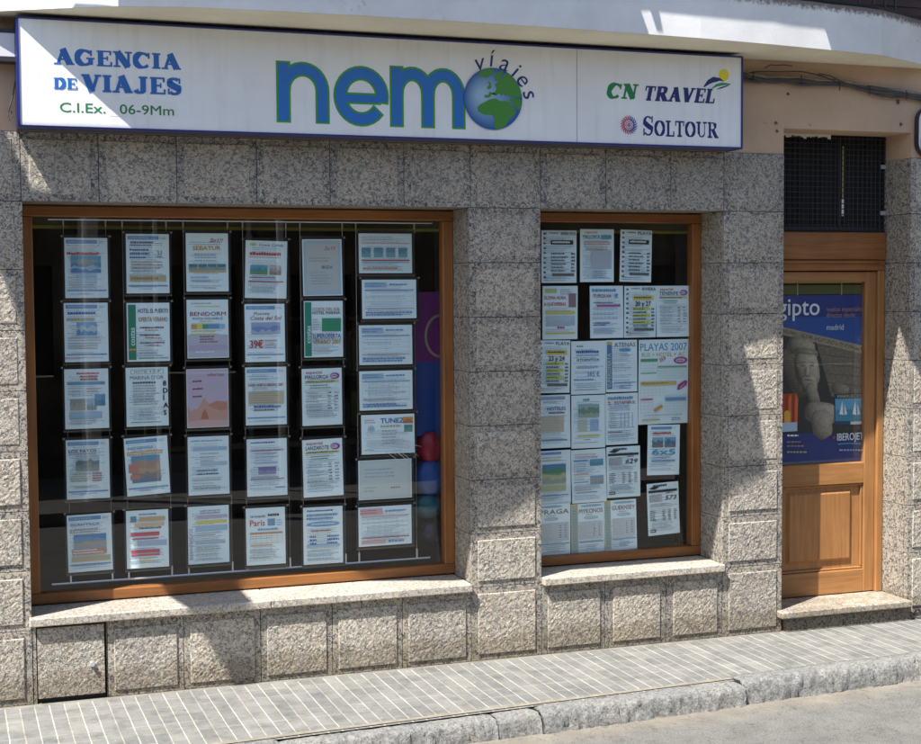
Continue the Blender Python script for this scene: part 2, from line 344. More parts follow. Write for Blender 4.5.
# ------------------------------------------------------------------ the building
B=thing('shop_building','street front of travel agency in speckled granite with pink beige plaster above','building',(2.8,0,0))
ZN={}
def zone(name):
    global smooth_mb,rough_mb
    if name not in ZN: ZN[name]=(MB(),MB())
    smooth_mb,rough_mb=ZN[name]
def tile(x0,x1,z0,z1,pan=True,ins=.038,p=.0075,over=None,y=0.):
    g=.0016; c=(random.random(),random.random(),random.random())
    smooth_mb.box(x0+g,x1-g,y,y+.03,z0+g,z1-g,c,.0012)
    if pan:
        a,b_,c0,c1=over if over else (x0+ins,x1-ins,z0+ins*.9,z1-ins*.9)
        cc=(random.random(),random.random(),random.random()); e=.004
        if z0>.95: p=.0035
        o=[(a,y-.0004,c0),(b_,y-.0004,c0),(b_,y-.0004,c1),(a,y-.0004,c1)]; i=[(a+e,y-p,c0+e),(b_-e,y-p,c0+e),(b_-e,y-p,c1-e),(a+e,y-p,c1-e)]
        for q in range(4): rough_mb.face([o[q],o[(q+1)%4],i[(q+1)%4],i[q]],cc)
        # worked face: a fine relief grid
        am=random.uniform(.35,1.15)
        nx=max(4,int((b_-a)/.012)); nz=max(4,int((c1-c0)/.012)); base=len(rough_mb.v)
        for jz in range(nz+1):
            for jx in range(nx+1):
                X=a+e+(b_-a-2*e)*jx/nx; Z=c0+e+(c1-c0-2*e)*jz/nz
                ed=(jx in(0,nx)) or (jz in (0,nz))
                d=0 if ed else am*noise.noise(Vector((X*55,cc[0]*50,Z*55)))*.0018+noise.noise(Vector((X*120,cc[1]*50,Z*120)))*.0022
                rough_mb.v.append((X,y-p-d,Z))
        for jz in range(nz):
            for jx in range(nx):
                q=base+jz*(nx+1)+jx; rough_mb.f.append((q,q+1,q+nx+2,q+nx+1)); rough_mb.c.append(cc)
def PX(x,y=400,Y=0): return at(x,y,Y).x
# lintel row
lx=[-2.9,-2.5,-2.1,-1.7,-1.3,-.9,-.5,-.13,XL-.005]+[PX(v,170) for v in (98.6,176.7,256.8,330,404,470.4)]+[PX(543.6,170)]+[PX(606,180),PX(671,180),PX(725,180)]+[DL]
lx[-5]=X2; lx[-2]=XR2
zone('lintel')
for a,b_ in zip(lx[:-1],lx[1:]): tile(a,b_,ZT,ZG)
rows=[.40+.292*i for i in range(8)]
for i in range(7):
    z0,z1=rows[i],rows[i+1]
    for a,b_ in ((-2.9,-2.45),(-2.45,-2.),(-2.,-1.55),(-1.55,-1.1),(-1.1,-.65),(-.65,-.2),(-.2,XL),(XR,X2),(XR2,DL)): zone('pier_l' if b_<1 else ('pier_m' if b_<3.5 else 'pier_d')); tile(a,b_,z0-.035*(a<0),z1-.035*(a<0) if i<6 else ZT)
# bottom rows
for a,b_ in ((-2.9,-2.45),(-2.45,-2.),(-2.,-1.55),(-1.55,-1.1),(-1.1,-.65),(-.65,-.2),(-.2,XL)): zone('pier_l'); tile(a,b_,0,.365)
for a,b_ in ((XR,X2),(XR2,DL)): zone('pier_m' if b_<3.5 else 'pier_d'); tile(a,b_,0,.40)
zone('base_a')
ux=[PX(107.7,660),PX(184,655),PX(261,650),PX(332.6,640),PX(402.7,635),XR]
for a,b_ in zip(ux[:-1],ux[1:]): tile(a,b_,0,.386,over=(a+.032,b_-.032,.030,.345))
zone('base_b'); tile(X2,PX(605,620),0,.386,over=(X2+.035,PX(605,620)-.03,.035,.345)); tile(PX(605,620),PX(666,620),0,.386,over=(PX(613,620),PX(660,620),.035,.345)); tile(PX(666,620),XR2,0,.386,over=(PX(673,620),XR2-.035,.035,.345))
# hatch surround
zone('hatch_a')
smooth_mb.box(XL+.002,XL+.0165,.001,.03,0,.386,(.2,.4,.5)); zone('hatch_b'); smooth_mb.box(PX(105.6,660)+.006,ux[0]-.002,.001,.03,0,.386,(.2,.7,.5))
# right of the door
zone('pier_r')
for i in range(-1,8):
    z0=0 if i<0 else rows[i]; z1=rows[i+1] if i<7 else 2.776
    tile(DR,DR+.41,z0,z1); 
    for q in range(5): tile(DR+.41*(q+1),DR+.41*(q+2),z0,z1)
# reveals
def reveal(x,side,z0,z1,js,y1=.27):
    zz=[z0]+[j for j in js if z0+.05<j<z1-.05]+[z1]
    for a,b_ in zip(zz[:-1],zz[1:]):
        c=(random.random(),random.random(),random.random())
        if side>0: smooth_mb.box(x,x+.02,.0325,y1,a+.0015,b_-.0015,c)
        else: smooth_mb.box(x-.02,x,.0325,y1,a+.0015,b_-.0015,c)
zone('pier_l'); reveal(XL,-1,ZB-.01,ZT,rows); zone('pier_m'); reveal(XR,1,ZB-.01,ZT,rows); reveal(X2,-1,ZB-.01,ZT,rows); zone('pier_d'); reveal(XR2,1,ZB-.01,ZT,rows)
reveal(DL,-1,0,ZG,rows); zone('pier_r'); reveal(DR,1,0,ZG,rows,.3)
zone('lintel')
smooth_mb.box(XL,XR,.0325,.27,ZT+.001,ZT+.02,(.3,.1,.8)); smooth_mb.box(X2,XR2,.0325,.27,ZT+.001,ZT+.02,(.5,.1,.3))
ZNAME={'lintel':'granite_lintel','pier_l':'granite_pier','pier_m':'granite_pier','pier_d':'granite_pier','pier_r':'granite_pier','base_a':'granite_base','base_b':'granite_base','hatch_a':'granite_strip','hatch_b':'granite_strip'}
for k_,(a_,b_) in ZN.items():
    o_=part(a_,ZNAME[k_],M['granite'],B)
    if b_.v: r_=b_.build('stone_panels',M['granite_rough']); r_.parent=o_; r_.location=(0,0,0)
# masonry core
mb=MB()
for x0,x1,z0,z1 in ((-2.9,XL-.021,0,ZG),(XR+.021,X2-.021,0,ZG),(XR2+.021,DL-.021,0,ZG),(DR+.021,8,0,ZG),(XL-.02,XR+.02,ZT+.021,ZG-.002),(X2-.02,XR2+.02,ZT+.021,ZG-.002)):
    mb.box(x0,x1,.031,.34,z0,z1-.003)
mb.box(PX(105.6,660)+.002,XR+.02,.031,.34,0,.38); mb.box(X2-.02,XR2+.02,.031,.34,0,.38)
mb.box(XL-.02,PX(105.6,660)+.002,.31,.34,0,.38)
part(mb,'masonry',M['mortar'],B)
# plaster wall above, opening over the door
mb=MB()
gz=2.924
mb.box(-12,DL-.002,.005,.34,ZG,6.8); mb.box(DR+.005,12,.005,.34,ZG,6.8); mb.box(DL-.002,DR+.005,.005,.34,gz,6.8)
mb.box(-12,-2.9,.005,.34,0,ZG-.002); mb.box(7.85,12,.005,.34,0,ZG-.002)
part(mb,'plaster_wall',M['plaster'],B)
M['rust']=simple('rust_stain',(.17,.10,.08),.9)
# small nail holes / dowels left in the plaster
for px,py,r in ((898,102,.018),(901,124,.014),(788,94,.010),(776,123,.012),(777,131,.010),(775,82,.007)):
    mb=MB()
    p=at(px,py,.0); 
    n_=9; base=[]
    for j in range(n_):
        a=2*math.pi*j/n_; q=r*(.7+.5*noise.noise(Vector((j*1.3,px,0)))); base.append((p.x+q*math.cos(a),.002,p.z+q*math.sin(a)*1.2))
    mb.face(base[::-1]); mb.tube([(p.x,.006,p.z),(p.x+.002,-.012,p.z-.004)],.004,6)
    part(mb,'rusty_fixing',M['rust'],B)

# balcony slab
mb=MB(); path=[(-.9,-.004),(-.35,-.03),(.17,-.17),(.42,-.32),(.675,-.45),(.95,-.525),(1.26,-.555),(1.8,-.578),(2.3,-.58),(2.9,-.565),(3.63,-.52),(4.1,-.465),(4.5,-.405),(4.87,-.345),(5.31,-.13),(5.55,-.004)]
ZF=3.555
for i in range(len(path)-1):
    (xa,ya),(xb,yb)=path[i],path[i+1]
    ns=6
    for s in range(ns):
        t0,t1=s/ns,(s+1)/ns
        x0,y0,x1,y1=xa+(xb-xa)*t0,ya+(yb-ya)*t0,xa+(xb-xa)*t1,ya+(yb-ya)*t1
        def wv(x): return ZF+.006*noise.noise(Vector((x*5,1,0)))
        mb.face([(x0,y0,ZS),(x1,y1,ZS),(x1,y1,wv(x1)),(x0,y0,wv(x0))])
        y0i,y1i=min(.003,y0+.09),min(.003,y1+.09)
        mb.face([(x0,y0,wv(x0)),(x1,y1,wv(x1)),(x1,y1i,wv(x1)),(x0,y0i,wv(x0))])
        mb.face([(x0,y0i,wv(x0)),(x1,y1i,wv(x1)),(x1,y1i,ZS+.12),(x0,y0i,ZS+.12)])
        mb.face([(x0,y0i,ZS+.12),(x1,y1i,ZS+.12),(x1,.004,ZS+.12),(x0,.004,ZS+.12)])
bal=part(mb,'balcony',M['fascia'],B)
mb=MB()
for i in range(len(path)-1):
    (xa,ya),(xb,yb)=path[i],path[i+1]
    mb.face([(xa,ya+.0005,ZS-.0005),(xa,.004,ZS-.0005),(xb,.004,ZS-.0005),(xb,yb+.0005,ZS-.0005)])
s_=mb.build('soffit',M['soffit']); s_.parent=bal; s_.location=(0,0,0)
# shutters standing on the balcony and slender iron railing
mb=MB(); mb.box(1.2,5.9,-.012,.004,ZS+.13,5.6)
for q in range(40): mb.box(1.25,5.85,-.022,-.012,ZS+.2+q*.05,ZS+.225+q*.05)
part(mb,'balcony_shutter',simple('maroon_shutter_paint',(.085,.04,.04),.6,var=.3),B)
mb=MB(); 
pr=[(x,min(-.01,y+.045),ZF+.02) for x,y in path[2:-1]]
mb.tube(pr,.014,8); mb.tube([(x,y,z+.68) for x,y,z in pr],.02,8)
for i in range(46):
    x=.2+i*.108
    for j in range(len(pr)-1):
        if pr[j][0]<=x<pr[j+1][0]:
            t=(x-pr[j][0])/(pr[j+1][0]-pr[j][0]); y=pr[j][1]+(pr[j+1][1]-pr[j][1])*t
            mb.tube([(x,y,ZF+.01),(x,y,ZF+.70)],.007,6)
r_=mb.build('railing',M['iron']); r_.parent=bal; r_.location=(0,0,0)

# windows -----------------------------------------------------------
def window(x0,x1,zb,zt,wl,wr,label):
    f=MB(); fw=.052
    p0_=MB(); p0_.face([(x0+wl-.002,G+.035,zb+fw-.002),(x1-wr+.002,G+.035,zb+fw-.002),(x1-wr+.002,G+.035,zt-fw+.002),(x0+wl-.002,G+.035,zt-fw+.002)])
    f.box(x0,x0+wl,G,G+.07,zb+fw+.0015,zt-fw-.0015,b=.004)
    o=part(p0_,'window',M['glass'],B,label=label)
    h=MB(); h.box(x0,x1,G-.002,G+.07,zt-fw,zt,b=.004); h2=MB(); h2.box(x0,x1,G-.002,G+.07,zb,zb+fw,b=.004); f2=MB(); f2.box(x1-wr,x1,G,G+.07,zb+fw+.0015,zt-fw-.0015,b=.004)
    def sub(m_,nm,mt): 
        q=m_.build(nm,mt); q.parent=o; q.location=(0,0,0); return q
    sub(h,'frame_rail',M['wood_x']); sub(h2,'frame_rail',M['wood_x']); sub(f,'frame_stile',M['wood_z']); sub(f2,'frame_stile',M['wood_z'])
    return o,sub
w1,sub1=window(XL,XR,ZB,ZT-.006,.058,.060,'large wide window with orange brown wood frame')
w2,sub2=window(X2,XR2,ZB,ZT-.006,.06,.058,'narrower window with orange brown wood frame')
def sill(x0,x1,sub):
    m=MB(); c=[(random.random(),)*3 for _ in range(3)]
    cuts=[x0,x0+(x1-x0)*(.52 if x1-x0>1.5 else 1),x1] if x1-x0>1.5 else [x0,x1]
    for a,b_ in zip(cuts[:-1],cuts[1:]): m.box(a+.0006,b_-.0006,-.042,.30,.388,.430,(random.random(),random.random(),random.random()),.005)
    return sub(m,'sill',M['granite_sill'])
sill(XL-.015,XR-.004,sub1); sill(X2-.0,XR2-.004,sub2)
# rooms behind
mb=MB()
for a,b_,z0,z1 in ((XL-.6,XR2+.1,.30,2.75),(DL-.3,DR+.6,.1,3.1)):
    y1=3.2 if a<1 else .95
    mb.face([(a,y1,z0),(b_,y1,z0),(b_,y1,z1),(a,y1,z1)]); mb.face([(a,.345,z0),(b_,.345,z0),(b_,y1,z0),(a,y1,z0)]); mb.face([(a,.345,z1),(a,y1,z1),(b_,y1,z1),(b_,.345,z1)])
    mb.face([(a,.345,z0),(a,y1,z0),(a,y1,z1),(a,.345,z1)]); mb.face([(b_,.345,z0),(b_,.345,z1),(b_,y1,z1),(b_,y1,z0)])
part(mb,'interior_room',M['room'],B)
mb=MB(); 
mb.box(XL-.1,XR2+.05,.50,.53,2.345,2.60,(.13,.115,.06)); mb.box(XL-.1,XR2+.05,.494,.499,2.335,2.352,(.42,.40,.05))
part(mb,'pelmet',mat_print('pelmet_paint',.5),B)

# door ---------------------------------------------------------------
gx0,gx1=4.60,5.208
D_=MB(); D_.box(gx0+.001,gx1-.001,G+.028,G+.04,.273,.804)
door=part(D_,'door',M['door_z'],B,label='varnished wooden door with poster behind its glass')
gx0_=0
def subd(m_,nm,mt):
    q=m_.build(nm,mt); q.parent=door; q.location=(0,0,0); return q
for a_,b_ in ((DR-.05,DR-.002),(DL+.002,DL+.05)): m=MB(); m.box(a_,b_,G-.02,G+.06,.125,2.11,b=.005); subd(m,'door_jamb',M['door_z'])
m=MB(); m.box(DL+.002,DR-.002,G-.03,G+.08,2.175,2.341,b=.006); m.box(DL+.002,DR-.002,G-.022,G+.06,2.11,2.1735,b=.005); m.box(DL+.05,DR-.05,G-.036,G-.023,2.155,2.17,b=.003)
subd(m,'transom_rail',M['wood_x'])
gx0,gx1=4.60,5.208
m=MB(); m.box(gx1,DR-.0515,G,G+.045,.13,2.105,b=.004); subd(m,'stile',M['door_z']); m=MB(); m.box(DL+.0515,gx0,G,G+.045,.13,2.105,b=.004); subd(m,'stile',M['door_z'])
for a_,b_ in ((2.04,2.104),(.805,.935),(.13,.272)): m=MB(); m.box(gx0+.001,gx1-.001,G+.001,G+.044,a_,b_,b=.004); subd(m,'rail',M['door_x'])
m=MB()
zz=(.33,.765); xx=(4.67,5.132)
o=[(xx[0],G+.0278,zz[0]),(xx[1],G+.0278,zz[0]),(xx[1],G+.0278,zz[1]),(xx[0],G+.0278,zz[1])]; e=.018
i_=[(xx[0]+e,G+.012,zz[0]+e),(xx[1]-e,G+.012,zz[0]+e),(xx[1]-e,G+.012,zz[1]-e),(xx[0]+e,G+.012,zz[1]-e)]
for q in range(4): m.face([o[q],o[(q+1)%4],i_[(q+1)%4],i_[q]])
m.face(i_)
m.box(gx0+.001,gx1-.001,G+.012,G+.028,.273,.287,b=.004); m.box(gx0+.001,gx1-.001,G+.012,G+.028,.79,.804,b=.004); m.box(gx1-.016,gx1-.002,G+.012,G+.028,.288,.789,b=.004)
subd(m,'door_panel',M['door_z'])
m=MB(); m.face([(gx0,G+.022,.936),(gx1,G+.022,.936),(gx1,G+.022,2.039),(gx0,G+.022,2.039)]); subd(m,'pane',M['glass'])
m=MB(); m.tube([(4.545,G-.06,1.0),(4.545,G-.06,1.25)],.011,8); m.tube([(4.545,G+.0,1.02),(4.545,G-.06,1.02)],.008,8); m.tube([(4.545,G+.0,1.23),(4.545,G-.06,1.23)],.008,8); subd(m,'handle',M['iron'])
# step
m=MB(); m.box(DL-.035,DR-.001,-.062,G+.01,.085,.125,(.3,.8,.2),.006)
st=part(m,'step',M['granite_sill'],B)
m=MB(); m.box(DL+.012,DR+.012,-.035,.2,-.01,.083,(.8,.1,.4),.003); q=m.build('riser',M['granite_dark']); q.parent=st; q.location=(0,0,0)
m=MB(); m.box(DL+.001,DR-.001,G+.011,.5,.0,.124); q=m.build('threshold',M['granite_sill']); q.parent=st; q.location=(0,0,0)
# grille over door
m=MB(); y=.248
n=27
for i in range(n+1):
    x=DL+.006+(DR-DL-.012)*i/n; m.tube([(x,y,2.343),(x,y,gz+.01)],.0026,4)
for i in range(18):
    z=2.352+i*.0325; m.tube([(DL,y-.004,z),(DR,y-.004,z)],.0026,4)
gr=part(m,'wire_grille',M['iron'],B)
m=MB(); m.box(DL-.0,DR+.004,.262,.27,2.342,gz+.02)
for i in range(22): x=DL+.02+i*.04; m.box(x,x+.022,.2555,.2615,2.36,gz-.002)
q=m.build('dark_curtain',simple('dark_curtain_cloth',(.012,.012,.013),.9)); q.parent=gr; q.location=(0,0,0)
m=MB(); m.box(DL,DR,.255,.27,2.342,2.375); m.box(5.0,5.02,.252,.255,2.38,2.9,(1,1,1))
q=m.build('inner_bar',M['iron']); q.parent=gr; q.location=(0,0,0)
m=MB(); m.tube([(5.035,.2535,2.86),(5.035,.2535,2.54)],.004,6,(.5,.4,.12)); m.tube([(5.035,.2535,2.54),(5.035,.2535,2.44)],.007,6,(.8,.8,.75))  # pale tubes painted as the gap of light behind the grille
q=m.build('light_gap',M['vinyl']); q.parent=gr; q.location=(0,0,0)
for zz_ in (2.74,2.46): m=MB(); m.box(DR-.04,DR-.004,.235,.24,zz_-.012,zz_+.012,(.35,.35,.35)); q=m.build('grille_clip',M['vinyl']); q.parent=gr; q.location=(0,0,0)
m=MB(); rr=random.Random(3)
for i in range(26):
    x=DL+.02+i*.017; h=.014+.012*abs(noise.noise(Vector((i*.7,3,1))))*2
    m.face([(x,.236+rr.uniform(-.01,.0),gz-h),(x+.02,.23,gz-h*rr.uniform(.5,1.2)),(x+.022,.23,gz+.002),(x-.002,.236,gz+.002)],(.8,.78,.68))
q=m.build('torn_paper',M['vinyl']); q.parent=gr; q.location=(0,0,0)
# access hatch
m=MB(); hx0,hx1=XL+.022,PX(105.6,660)-.006
c=(.4,.2,.9)
a,b_,c0,c1=hx0,hx1,.028,.372; nx,nz=30,30; base=0
for jz in range(nz+1):
    for jx in range(nx+1):
        X=a+(b_-a)*jx/nx; Z=c0+(c1-c0)*jz/nz; ed=(jx in(0,nx)) or (jz in (0,nz))
        d=0 if ed else noise.noise(Vector((X*55,9,Z*55)))*.0016+noise.noise(Vector((X*120,5,Z*120)))*.0022
        m.v.append((X,-.009-d,Z))
for jz in range(nz):
    for jx in range(nx):
        q=base+jz*(nx+1)+jx; m.f.append((q,q+1,q+nx+2,q+nx+1)); m.c.append(c)
m.box(a,b_,-.0088,.02,c0,c1,c)
hat=part(m,'access_hatch',M['granite_rough'],B)
m=MB(); m.box(hx0-.006,hx1+.006,.012,.03,.004,.384); q=m.build('hatch_frame',M['black']); q.parent=hat; q.location=(0,0,0)
p=at(92,663,0); m=MB(); m.tube([(p.x,-.008,p.z),(p.x,-.018,p.z)],.014,12); m.tube([(p.x,-.018,p.z),(p.x,-.030,p.z)],[.009,.011],12); q=m.build('knob',M['alu']); q.parent=hat; q.location=(0,0,0)

# ------------------------------------------------------------------ lettering
_tc={}
def text_geo(s,bold=0.,shear=0.,res=3):
    k=(s,bold,shear,res)
    if k not in _tc:
        cu=bpy.data.curves.new('t','FONT'); cu.body=s; cu.size=1; cu.offset=bold; cu.shear=shear; cu.resolution_u=res; cu.fill_mode='FRONT'
        o=bpy.data.objects.new('t',cu); C.objects.link(o); bpy.context.view_layer.update()
        me=bpy.data.meshes.new_from_object(o)
        v=[(q.co.x,q.co.y) for q in me.vertices]; f=[tuple(p.vertices) for p in me.polygons]
        bpy.data.objects.remove(o); bpy.data.curves.remove(cu); bpy.data.meshes.remove(me)
        x0=min((q[0] for q in v),default=0); x1=max((q[0] for q in v),default=1)
        _tc[k]=([(a-x0,b) for a,b in v],f,x1-x0)
    return _tc[k]
CAPH=.70
_h=text_geo('H'); CAPH=max(q[1] for q in _h[0])
class Plate:
    """a flat printed plate facing the street: local (u right, w up) metres"""
    def __init__(s,mb,ox,oz,y,ang=0,dl=.00012): s.mb=mb; s.ox=ox; s.oz=oz; s.y=y; s.l=0; s.ca=math.cos(ang); s.sa=math.sin(ang); s.dl=dl; s.warp=None
    def P(s,u,w,l):
        y=s.y-l
        if s.warp: y+=s.warp(u,w)
        return (s.ox+u*s.ca-w*s.sa, y, s.oz+u*s.sa+w*s.ca)
    def poly(s,pts,col,tess=False):
        s.l+=1; L=s.l*s.dl
        if len(pts)>4 or tess:
            t=tessellate_polygon([[Vector((a,b,0)) for a,b in pts]])
            n=len(s.mb.v); s.mb.v += [s.P(a,b,L) for a,b in pts]
            for f in t: s.mb.f.append(tuple(n+i for i in f)); s.mb.c.append(col)
        else: s.mb.face([s.P(a,b,L) for a,b in pts],col)
    def rect(s,u0,w0,u1,w1,col): s.poly([(u0,w0),(u1,w0),(u1,w1),(u0,w1)],col)
    def disc(s,u,w,ru,rw,col,n=28): s.poly([(u+ru*math.cos(2*math.pi*i/n),w+rw*math.sin(2*math.pi*i/n)) for i in range(n)],col)
    def text(s,t,u,w,h,col,width=None,bold=0.,shear=0.,rot=0,res=3,anchor='l'):
        if bold:
            k=bold*h*1.1
            for dx,dy in ((-k,0),(k,0),(0,k*.7),(0,-k*.7)): s.text(t,u+dx*math.cos(rot)-dy*math.sin(rot),w+dx*math.sin(rot)+dy*math.cos(rot),h,col,width,0,shear,rot,res,anchor)
            return
        v,f,wd=text_geo(t,0,shear,res); sc=h/CAPH; sx=sc if width is None else width/max(wd,1e-6)
        s.l+=1; L=s.l*s.dl; n=len(s.mb.v); cr,sr=math.cos(rot),math.sin(rot)
        off=-wd*sx/2 if anchor=='c' else (-wd*sx if anchor=='r' else 0)
        for a,b in v:
            a=a*sx+off; b=b*sc; s.mb.v.append(s.P(u+a*cr-b*sr,w+a*sr+b*cr,L))
        for q in f: s.mb.f.append(tuple(n+i for i in q)); s.mb.c.append(col)
    def ribbon(s,pts,wd,col,ext=0):
        s.l+=1; L=s.l*s.dl; pts=[Vector((a,b)) for a,b in pts]
        if ext:
            pts[0]=pts[0]+(pts[0]-pts[1]).normalized()*ext; pts[-1]=pts[-1]+(pts[-1]-pts[-2]).normalized()*ext
        prev=None
        for i,p in enumerate(pts):
            t=(pts[min(i+1,len(pts)-1)]-pts[max(i-1,0)]).normalized(); nn=Vector((-t.y,t.x))
            w_=(wd[i] if isinstance(wd,(list,tuple)) else wd)/2
            a,b=p+nn*w_,p-nn*w_
            cur=(s.P(a.x,a.y,L),s.P(b.x,b.y,L))
            if prev: s.mb.face([prev[0],prev[1],cur[1],cur[0]],col)
            prev=cur
def arc(cx,cy,rx,ry,a0,a1,n=14):
    return [(cx+rx*math.cos(math.radians(a0+(a1-a0)*i/n)),cy+ry*math.sin(math.radians(a0+(a1-a0)*i/n))) for i in range(n+1)]
# heavy slab-serif capitals: strokes in a box of cap height 1
TK,TN,SH=.28,.13,.11
def aw(pts,cx,thick,thin,bias=0):
    xs=[abs(p[0]-cx) for p in pts]; m=max(xs); return [thin+(thick-thin)*(x/m)**2 for x in xs]
def slab(x,y,half,top=False): yy=(1-SH/2) if top else SH/2; return ([(x-half,yy),(x+half,yy)],SH)
def glyph(ch,tk=TK,tn=TN):
    S=[]
    if ch=='A': w=1.02; S=[([(.2,.04),(.47,.98)],tn),([(.44,1.0),(.80,.04)],tk),([(.26,.34),(.68,.34)],.1),slab(.18,0,.18),slab(.82,0,.2)]
    elif ch=='N': w=1.0; S=[([(.2,.02),(.2,.98)],tn),([(.22,.97),(.78,.03)],tk),([(.8,.0),(.8,.98)],tn),slab(.2,0,.18),slab(.17,1,.17,True),slab(.8,1,.18,True)]
    elif ch=='V': w=.98; S=[([(.2,.96),(.5,.0)],tk),([(.52,.02),(.78,.96)],tn),slab(.18,1,.2,True),slab(.8,1,.17,True)]
    elif ch=='E': w=.84; S=[([(.24,0),(.24,1)],tk),([(.04,.95),(.78,.95)],.1),([(.2,.51),(.6,.51)],.1),([(.04,.05),(.82,.05)],.1),([(.74,.99),(.74,.72)],.1),([(.78,.01),(.78,.3)],.1),([(.58,.37),(.58,.66)],.08)]
    elif ch=='I': w=.48; S=[([(.24,.02),(.24,.98)],tk),slab(.24,0,.22),slab(.24,1,.22,True)]
    elif ch in 'CG':
        w=.94 if ch=='C' else 1.04; p=arc(.5,.5,.37,.44,42,318,22); S=[(p,[tn+(tk-tn)*max(0,(.55-q[0])/.42)**.8 for q in p]),([(.82,.98),(.82,.62)],.1)]
        if ch=='G': S+=[([(.8,.06),(.8,.46)],tk*.85),([(.58,.46),(1.0,.46)],SH)]
    elif ch=='D': w=1.0; p=[(.2,.94)]+arc(.45,.5,.38,.44,90,-90,16)+[(.2,.06)]; S=[([(.24,.02),(.24,.98)],tk),(p,[tn+(tk-tn)*max(0,(q[0]-.45)/.38)**.8 for q in p]),([(.04,.95),(.4,.95)],.1),([(.04,.05),(.4,.05)],.1)]
    elif ch=='J': w=.78; S=[([(.5,.98),(.5,.28)],tk),(arc(.31,.27,.19,.22,0,-165,10),[tk,tk*.9,tk*.8,tn*1.3,tn,tn,tn,tn,tn*1.3,tk*.7,tk*.9]),slab(.5,1,.22,True)]
    elif ch=='S': w=.8; p=arc(.40,.73,.24,.22,35,200,10)+[(.28,.57),(.42,.49),(.56,.42)]+arc(.41,.28,.25,.23,30,-150,10); S=[(p,[tn]*6+[tn*1.2,tn*1.5,tk*.8,tk*.9,tk,tk,tk,tk,tk,tk*.8,tk*.7,tn*1.4]+[tn]*(len(p)-18)),([(.68,.98),(.68,.66)],.09),([(.12,.02),(.12,.36)],.09)]
    elif ch=='L': w=.8; S=[([(.24,0),(.24,.98)],tk),slab(.24,1,.22,True),([(.04,.05),(.76,.05)],.1),([(.72,.01),(.72,.34)],.1)]
    elif ch=='T': w=.86; S=[([(.43,.02),(.43,.96)],tk),([(.04,.95),(.82,.95)],.1),([(.08,.98),(.08,.68)],.09),([(.78,.98),(.78,.68)],.09),slab(.43,0,.2)]
    elif ch=='O': w=1.0; p=arc(.5,.5,.36,.44,0,360,28); S=[(p,[tn+(tk-tn)*abs(math.cos(math.radians(360*i/28))) for i in range(29)])]
    elif ch=='U': w=.98; p=[(.24,.98),(.24,.36)]+arc(.5,.34,.26,.28,180,360,12)+[(.76,.98)]; S=[(p,[tk,tk,tk,tk*.9]+[tn*1.1]*8+[tn]*(len(p)-12)),slab(.22,1,.2,True),slab(.78,1,.17,True)]
    elif ch=='R': w=1.0; p=[(.24,.95)]+arc(.5,.74,.22,.21,90,-90,12)+[(.24,.52)]; S=[([(.24,.02),(.24,.98)],tk),(p,[tn]*3+[tn*1.3,tk*.8,tk,tk,tk,tk*.8,tn*1.3]+[tn]*(len(p)-10)),([(.5,.52),(.82,.04)],tk*.95),slab(.24,0,.2),slab(.88,0,.13),([(.04,.95),(.3,.95)],.1)]
    else: w=.5
    return w,S
def serif(pl,word,u0,w0,width,h,col,shear=0,tk=TK,tn=TN,caps=None,gap=.03):
    tot=sum(glyph(c)[0]*(1 if not caps or i in caps else .8) for i,c in enumerate(word))+gap*(len(word)-1); sx=width/tot; x=0
    l00=pl.l; lm=pl.l
    for i,c in enumerate(word):
        k=1 if not caps or i in caps else .8
        w,S=glyph(c,tk,tn); pl.l=l00
        for pts,wd in S:
            # stroke width in metres: average of the two scales
            aspect=sx/h
            q=[(u0+(x+a*k)*sx+shear*b*k*h, w0+b*k*h) for a,b in pts]
            def f(v,i_):
                j0=max(i_-1,0); j1=min(i_+1,len(pts)-1); dx=(pts[j1][0]-pts[j0][0]); dy=(pts[j1][1]-pts[j0][1]); L=math.hypot(dx,dy) or 1
                # width measured across: horizontal strokes scale with h, upright ones with sx
                return v*k*(h*abs(dx)/L+sx*abs(dy)/L)
            pl.ribbon(q,[f((wd[i_] if isinstance(wd,list) else wd),i_) for i_ in range(len(pts))],col)
        x+=w*k+gap; lm=max(lm,pl.l)
    pl.l=lm

# ------------------------------------------------------------------ shop sign
YS=-.18
sx0,sx1,sz0,sz1=.239,4.0825,2.776,3.286
SG=thing('shop_sign','long white illuminated box sign of the travel agency with blue edging and logos','sign',(2.16,YS,2.776))
def sp(px,py): p=at(px,py,YS-.003); return p.x,p.z
m=MB(); 
m.box(sx0+.004,sx1-.004,YS+.004,-.002,sz0+.004,sz1-.004,(.5,.5,.5)); part(m,'sign_box',simple('sign_box_metal',(.05,.055,.10),.5),SG)
m=MB(); xs=at(577,90,YS).x; e=.010
m.box(sx0+e,xs-.0015,YS,YS+.003,sz0+e,sz1-e,(.74,.745,.75)); m.box(xs+.0015,sx1-e,YS,YS+.003,sz0+e,sz1-e,(.74,.745,.75))
def sign_face_mat():
    m_,nt,n,l,b=newmat('acrylic_sign_face'); g=N(n,'ShaderNodeNewGeometry'); f=noise_n(n,l,g.outputs['Position'],4,5,.6)
    r=ramp(n,[(.3,(.79,.80,.81)),(.7,(.87,.88,.89))]); l.new(f,r.inputs[0]); mp=N(n,'ShaderNodeMapping'); mp.inputs['Scale'].default_value=(16,16,1.1); l.new(g.outputs['Position'],mp.inputs[0]); st=noise_n(n,l,mp.outputs[0],1.3,4,.65); rs=ramp(n,[(.52,(1,1,1)),(.75,(.88,.87,.84))]); l.new(st,rs.inputs[0]); l.new(mixc(n,l,r.outputs[0],rs.outputs[0],.8,'MULTIPLY'),b.inputs['Base Color']); b.inputs['Roughness'].default_value=.3; return m_
part(m,'sign_face',sign_face_mat(),SG)
m=MB()
